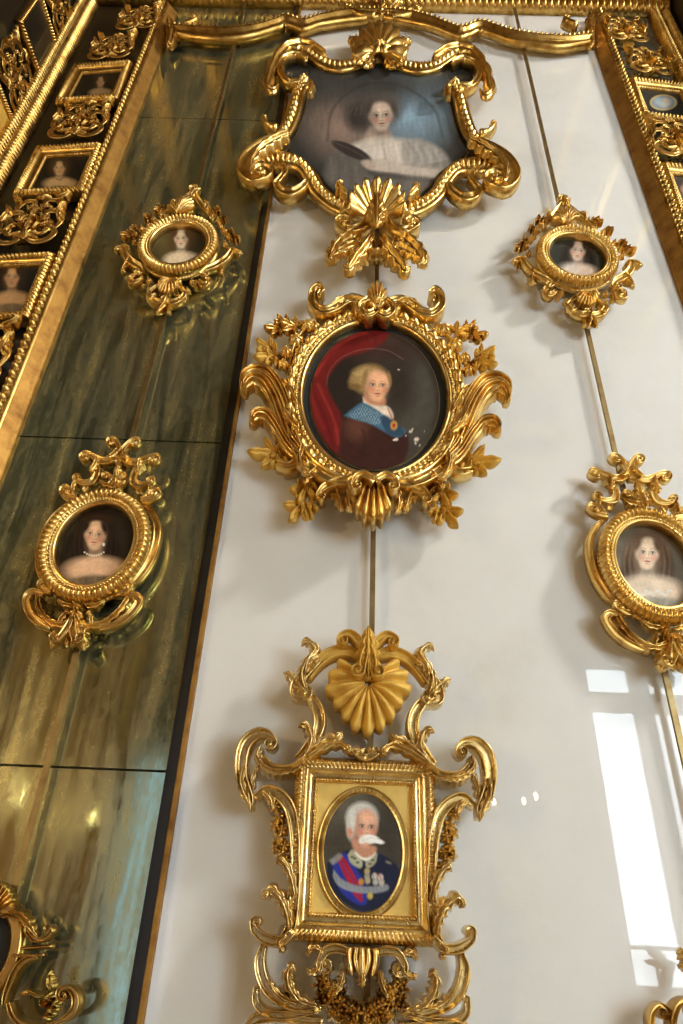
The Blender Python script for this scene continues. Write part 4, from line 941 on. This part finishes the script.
# lower right frame, only its upper left tip in the picture
me_ = thing('scrolled_frame', 'gilt scrolled crest cut off at the bottom right corner on the white panel', 'picture frame', (.76, 0, 1.40))
C10 = Draw(630, 930, 10.89); setd(C10, .735, me_, OLD)
oval('moulding', .735, 1.30, .10, .12, mini_rows(1.0, 60, 84), 504, OLD, me_); ovalplate('backing', .735, 1.30, .134, .154, .03, .06, VELVET, me_)
sweep('scroll', [(230, 1130), (212, 1000), (232, 880), (310, 812), (384, 856)], [50, 70, 76, 70, 56], .03, .05, RIM, vol=(50, 1, 1.1))
sweep('scroll', [(440, 1080), (450, 940), (500, 810), (600, 760), (690, 800)], [60, 80, 90, 84, 60], .035, .055, RIM, vol=(60, 1, 1.1))
leaf([(700, 420), (640, 340), (580, 260), (548, 190)], 120, .05, .05, 4); leaf([(720, 470), (660, 430), (590, 400), (530, 380)], 100, .05, .05, 3)
sweep('scroll', [(640, 800), (700, 640), (720, 500), (760, 380)], [60, 80, 80, 50], .035, .05, RIM)

# ================================================================== SIDE STRIPS: SMALL FRAMED MINIATURES AND CARVED ORNAMENTS
SPL = math.radians(5)
def small_frame(label, X, Z, splay, w=.272, h=.315, group='small framed miniatures', opening=None):
    t = thing('miniature_frame', label, 'picture frame', (0, 0, 0), group)
    rectm('moulding', -w/2, w/2, -h/2, h/2, [(0, .0, 0), (0, .035, 0), (.004, .042, .004), (.010, .046, .009), (.018, .045, .008), (.023, .040, .002), (.026, .036, 0), (.036, .030, 0), (.038, .030, .003), (.042, .028, .004), (.045, .022, 0), (.045, 0, 0)], .017, OLD, t)
    return t
def place(t, X, Z, splay): t.location = (X, -.012-.0, Z); t.rotation_euler = (0, 0, splay)
def strip_canvas(t, X, Z, splay, crop, bg, fn, w=.272-.082, h=.315-.082):
    nx, nz = 56, 60; c, s_ = math.cos(splay), math.sin(splay); V = []
    for i in range(nx+1):
        for j in range(nz+1): V.append((-w/2+w*i/nx, -.02, -h/2+h*j/nz))
    V = np.array(V); Wd = np.column_stack([X+V[:, 0]*c-V[:, 1]*s_, -.012+V[:, 0]*s_+V[:, 1]*c, Z+V[:, 2]])
    P = Paint(Wd, *crop, bg); fn(P); P.grain(.06)
    Fc = [(i*(nz+1)+j, (i+1)*(nz+1)+j, (i+1)*(nz+1)+j+1, i*(nz+1)+j+1) for i in range(nx) for j in range(nz)]
    o = mesh('portrait', V, Fc, PAINT, None, smooth=False, cols=np.clip(1.1*P.c**1.1, 0, .9)); o.parent = t
def p_s1(P): lady(P, 528, 430, 22, 26, (150, 122, 84), (52, 38, 22), (92, 74, 50), 8, .3, long=False, bust=(2.8, 2.2))
def p_s2(P): lady(P, 338, 275, 34, 40, (176, 144, 100), (66, 48, 26), (110, 92, 66), 0, -.3, long=False, bust=(2.7, 2.2)); P.line([(320, 335), (345, 340), (362, 325)], 5, (30, 24, 16), 6, .8)
def p_s3(P): lady(P, 40, 128, 26, 34, (178, 140, 96), (54, 38, 22), (116, 96, 66), 4, .3, long=False, bust=(2.4, 2.3))
def p_gem(P):
    P.ell(616, 350, 46, 27, (188, 160, 100), .06); P.ell(616, 350, 41, 23, (120, 132, 136), .08); P.ell(622, 350, 18, 17, (186, 182, 170), .4); P.ell(625, 344, 8, 8, (200, 176, 150), .3); P.ell(600, 345, 14, 12, (150, 164, 168), .5)
def p_r2(P): lady(P, 700, 640, 26, 34, (176, 150, 120), (50, 40, 32), (90, 84, 90), 0, .2, bust=(2.4, 2.3))
for lb, X, Z, sp, crop, bg, fn in (
        ('topmost small square gilt miniature in the left strip, lady turned sideways', -1.171, 4.647, -SPL, (0, 0, 5.254), (22, 18, 12), p_s1),
        ('second small square gilt miniature down the left strip, lady with black neck ribbon', -1.152, 3.991, -SPL, (0, 120, 5.692), (20, 16, 11), p_s2),
        ('third small square gilt miniature down the left strip, cut by the left edge', -1.162, 3.325, -SPL, (0, 240, 3.415), (18, 15, 10), p_s3),
        ('small square gilt frame high in the right strip holding a pale oval cameo', 1.271, 4.613, SPL, (483, 0, 3.415), (34, 36, 34), p_gem),
        ('second small square gilt frame down the right strip, cut by the right edge', 1.268, 3.962, SPL, (483, 0, 3.415), (40, 38, 36), p_r2)):
    t = small_frame(lb, X, Z, sp); place(t, X, Z, sp); strip_canvas(t, X, Z, sp, crop, bg, fn)
# one carved ornament in millimetres about its centre, then copies
orn = thing('carved_ornament', 'openwork gilt carved ornament between the top two small miniatures of the left strip', 'ornament', (0, 0, 0), 'carved gilt ornaments of the strips')
setd(Flat(0, 0), 0, orn, OLD)
shell((0, 110), 48, 62, 0, 180, 9, .02, .04)
shell((0, -135), 34, 34, 0, 180, 7, .02, .035)
sweep('scroll', [(-14, 120), (-50, 140), (-92, 128), (-112, 92), (-96, 60)], [14, 24, 26, 24, 18], .005, .05, RIM, vol=(17, 1, 1.2))
sweep('scroll', [(-20, 84), (-62, 98), (-84, 70), (-70, 40)], [10, 16, 16, 12], .01, .05, RIM, vol=(11, 1, 1.1))
sweep('scroll', [(-108, 66), (-118, 14), (-96, -34), (-58, -44), (-40, -18)], [12, 24, 28, 24, 16], .005, .05, RIM, vol=(15, 1, 1.2))
leaf([(-112, 20), (-100, -20), (-106, -56), (-120, -74)], 32, .05, .03, 4)
sweep('scroll', [(-60, -44), (-86, -80), (-66, -116), (-30, -120), (-16, -96)], [12, 22, 24, 20, 14], .005, .045, RIM, vol=(12, 1, 1.1))
leaf([(-70, -110), (-92, -122), (-108, -140), (-112, -160)], 26, .045, .03, 3)
leaf([(-12, -10), (-30, 10), (-34, 40), (-20, 64)], 26, .04, .03, 4)
leaf([(0, 70), (0, 30), (0, -20), (0, -70)], 28, .045, .03, 4, mirror=False)
for c, r in (((-28, -28), 15), ((-52, 6), 15), ((-10, -84), 14), ((-44, -84), 12), ((-72, 8), 13), ((-30, 40), 11)): flower(c, r, .03, .035)
orn.location = (-1.146, -.012, 4.325); orn.rotation_euler = (0, 0, -SPL); orn.scale = (.94, 1, .94)
def orn_at(lb, X, Z, sp, sc=1.0):
    c = copy_tree(orn); c.location = (X, -.012, Z); c.rotation_euler = (0, 0, sp); c.scale = (sc*.94, 1, sc*.94); c['label'] = lb; return c
orn_at('openwork gilt carved ornament below the second small miniature of the left strip', -1.155, 3.662, -SPL)
orn_at('openwork gilt carved ornament below the third small miniature, cut by the left edge', -1.146, 3.010, -SPL)
orn_at('openwork gilt carved ornament above the topmost small miniature of the left strip', -1.155, 4.944, -SPL, .86)
orn_at('openwork gilt carved ornament at the very top of the left strip under the cornice', -1.092, 5.237, -SPL, .86)
orn_at('openwork gilt carved ornament below the cameo frame in the right strip', 1.238, 4.301, SPL)
orn_at('openwork gilt carved ornament above the cameo frame in the right strip', 1.258, 4.934, SPL, .86)
orn_at('openwork gilt carved ornament at the very top of the right strip under the cornice', 1.209, 5.237, SPL, .86)
# side wall on the left: square picture and fretwork, on the plane x = XL
sp_ = thing('side_picture', 'dark still-life picture in a gilt frame on the left side wall, top left corner', 'picture frame', (XL, -.12, 4.87))
sp_.rotation_euler = (0, 0, math.pi/2)
o = mesh('canvas', [(x, y, z) for x, y, z in box(-.10, .10, -.02, -.001, -.125, .125)[0]], box(-.10, .10, -.02, -.001, -.125, .125)[1], plain('dark_picture', (34, 30, 24), .3, coat=.5, noise=.6, nscale=22), None, smooth=False); o.parent = sp_
o = rectm('moulding', -.125, .125, -.15, .15, [(0, 0, 0), (0, .02, 0), (.006, .03, .004), (.014, .03, .006), (.020, .022, 0), (.026, .02, 0), (.026, 0, 0)], .014, OLD, None); o.parent = sp_
fr = copy_tree(orn); fr.name = 'carved_fretwork'; fr.location = (XL, -.13, 4.53); fr.rotation_euler = (0, 0, math.pi/2); fr.scale = (1, .5, 1)
fr['label'] = 'carved gilt fretwork on the left side wall under the dark picture'; fr['group'] = 'carved fretwork of the side wall'
fr2 = copy_tree(fr); fr2.location = (XL, -.14, 5.2); fr2['label'] = 'carved gilt fretwork on the left side wall above the dark picture'
s2_ = thing('side_picture', 'gilt-edged ochre panel low on the left side wall, cut by the left edge', 'picture frame', (XL, -.14, 4.19)); s2_.rotation_euler = (0, 0, math.pi/2)
o = mesh('panel', *box(-.10, .11, -.012, -.001, -.15, .15), MATTE, None, smooth=False); o.parent = s2_
o = rectm('moulding', -.12, .13, -.17, .17, [(0, 0, 0), (0, .015, 0), (.006, .024, .006), (.014, .024, .008), (.022, .015, 0), (.022, 0, 0)], .012, OLD, None); o.parent = s2_

# ================================================================== CANDLE SCONCES BEHIND THE VIEWER (mirrored in the glass; the last one added for warm light)
def sconce(label, x, y, z, offs, power=0):
    t = thing('candelabrum', label, 'candelabrum', (x, y, z))
    V, Fc = join([box(x-.012, x+.012, y-.012, y+.012, 0, z-.05), box(x-.16, x+.16, y-.16, y+.16, 0, .04)]); mesh('stem', V, Fc, BRASS, t, smooth=False)
    for dx, dz in offs:
        V, Fc = join([box(min(x, x+dx), max(x, x+dx), y-.008, y+.008, z-.07, z-.055), box(x+dx-.008, x+dx+.008, y-.008, y+.008, z-.07, z+dz-.02)]); mesh('arm', V, Fc, BRASS, t, smooth=False)
        n, V, Fc = 8, [], []
        for i in range(7):
            a = math.pi*i/6
            for j in range(n): V.append((x+dx+.013*math.sin(a)*math.cos(2*math.pi*j/n), y+.013*math.sin(a)*math.sin(2*math.pi*j/n), z+dz+.024*-math.cos(a)))
        for i in range(6):
            for j in range(n): Fc.append((i*n+j, i*n+(j+1) % n, (i+1)*n+(j+1) % n, (i+1)*n+j))
        mesh('bulb', V, fix(np.array(V), Fc), BULB, t)
    if not power: return
    l = bpy.data.lights.new('candelabrum_fill', 'POINT'); l.energy = power; l.color = (1.0, .76, .42); l.shadow_soft_size = .05  # warm fill lamp, lit only at the added candelabrum
    lo = bpy.data.objects.new('candelabrum_fill', l); COL.objects.link(lo); lo.location = (x, y+.06, z+.10)
sconce('standing candelabrum with small lit bulbs mirrored in the white panel', 1.06, -3.0, 2.26, ((-.10, .02), (-.19, -.02), (.09, .03), (.17, .06)))
sconce('standing candelabrum with small lit bulbs mirrored in the dark mirror', -1.70, -3.0, 2.08, ((-.12, 0), (.14, .02), (-.42, .2), (-.30, .12)))
sconce('unseen standing candelabrum with four lit bulbs near the left side wall, added for warm fill', -2.85, -2.6, 2.2, ((-.12, 0), (.12, 0), (-.22, .1), (.22, .1)), 95)  # added to carry the warm fill, placed so its reflection misses the mirror
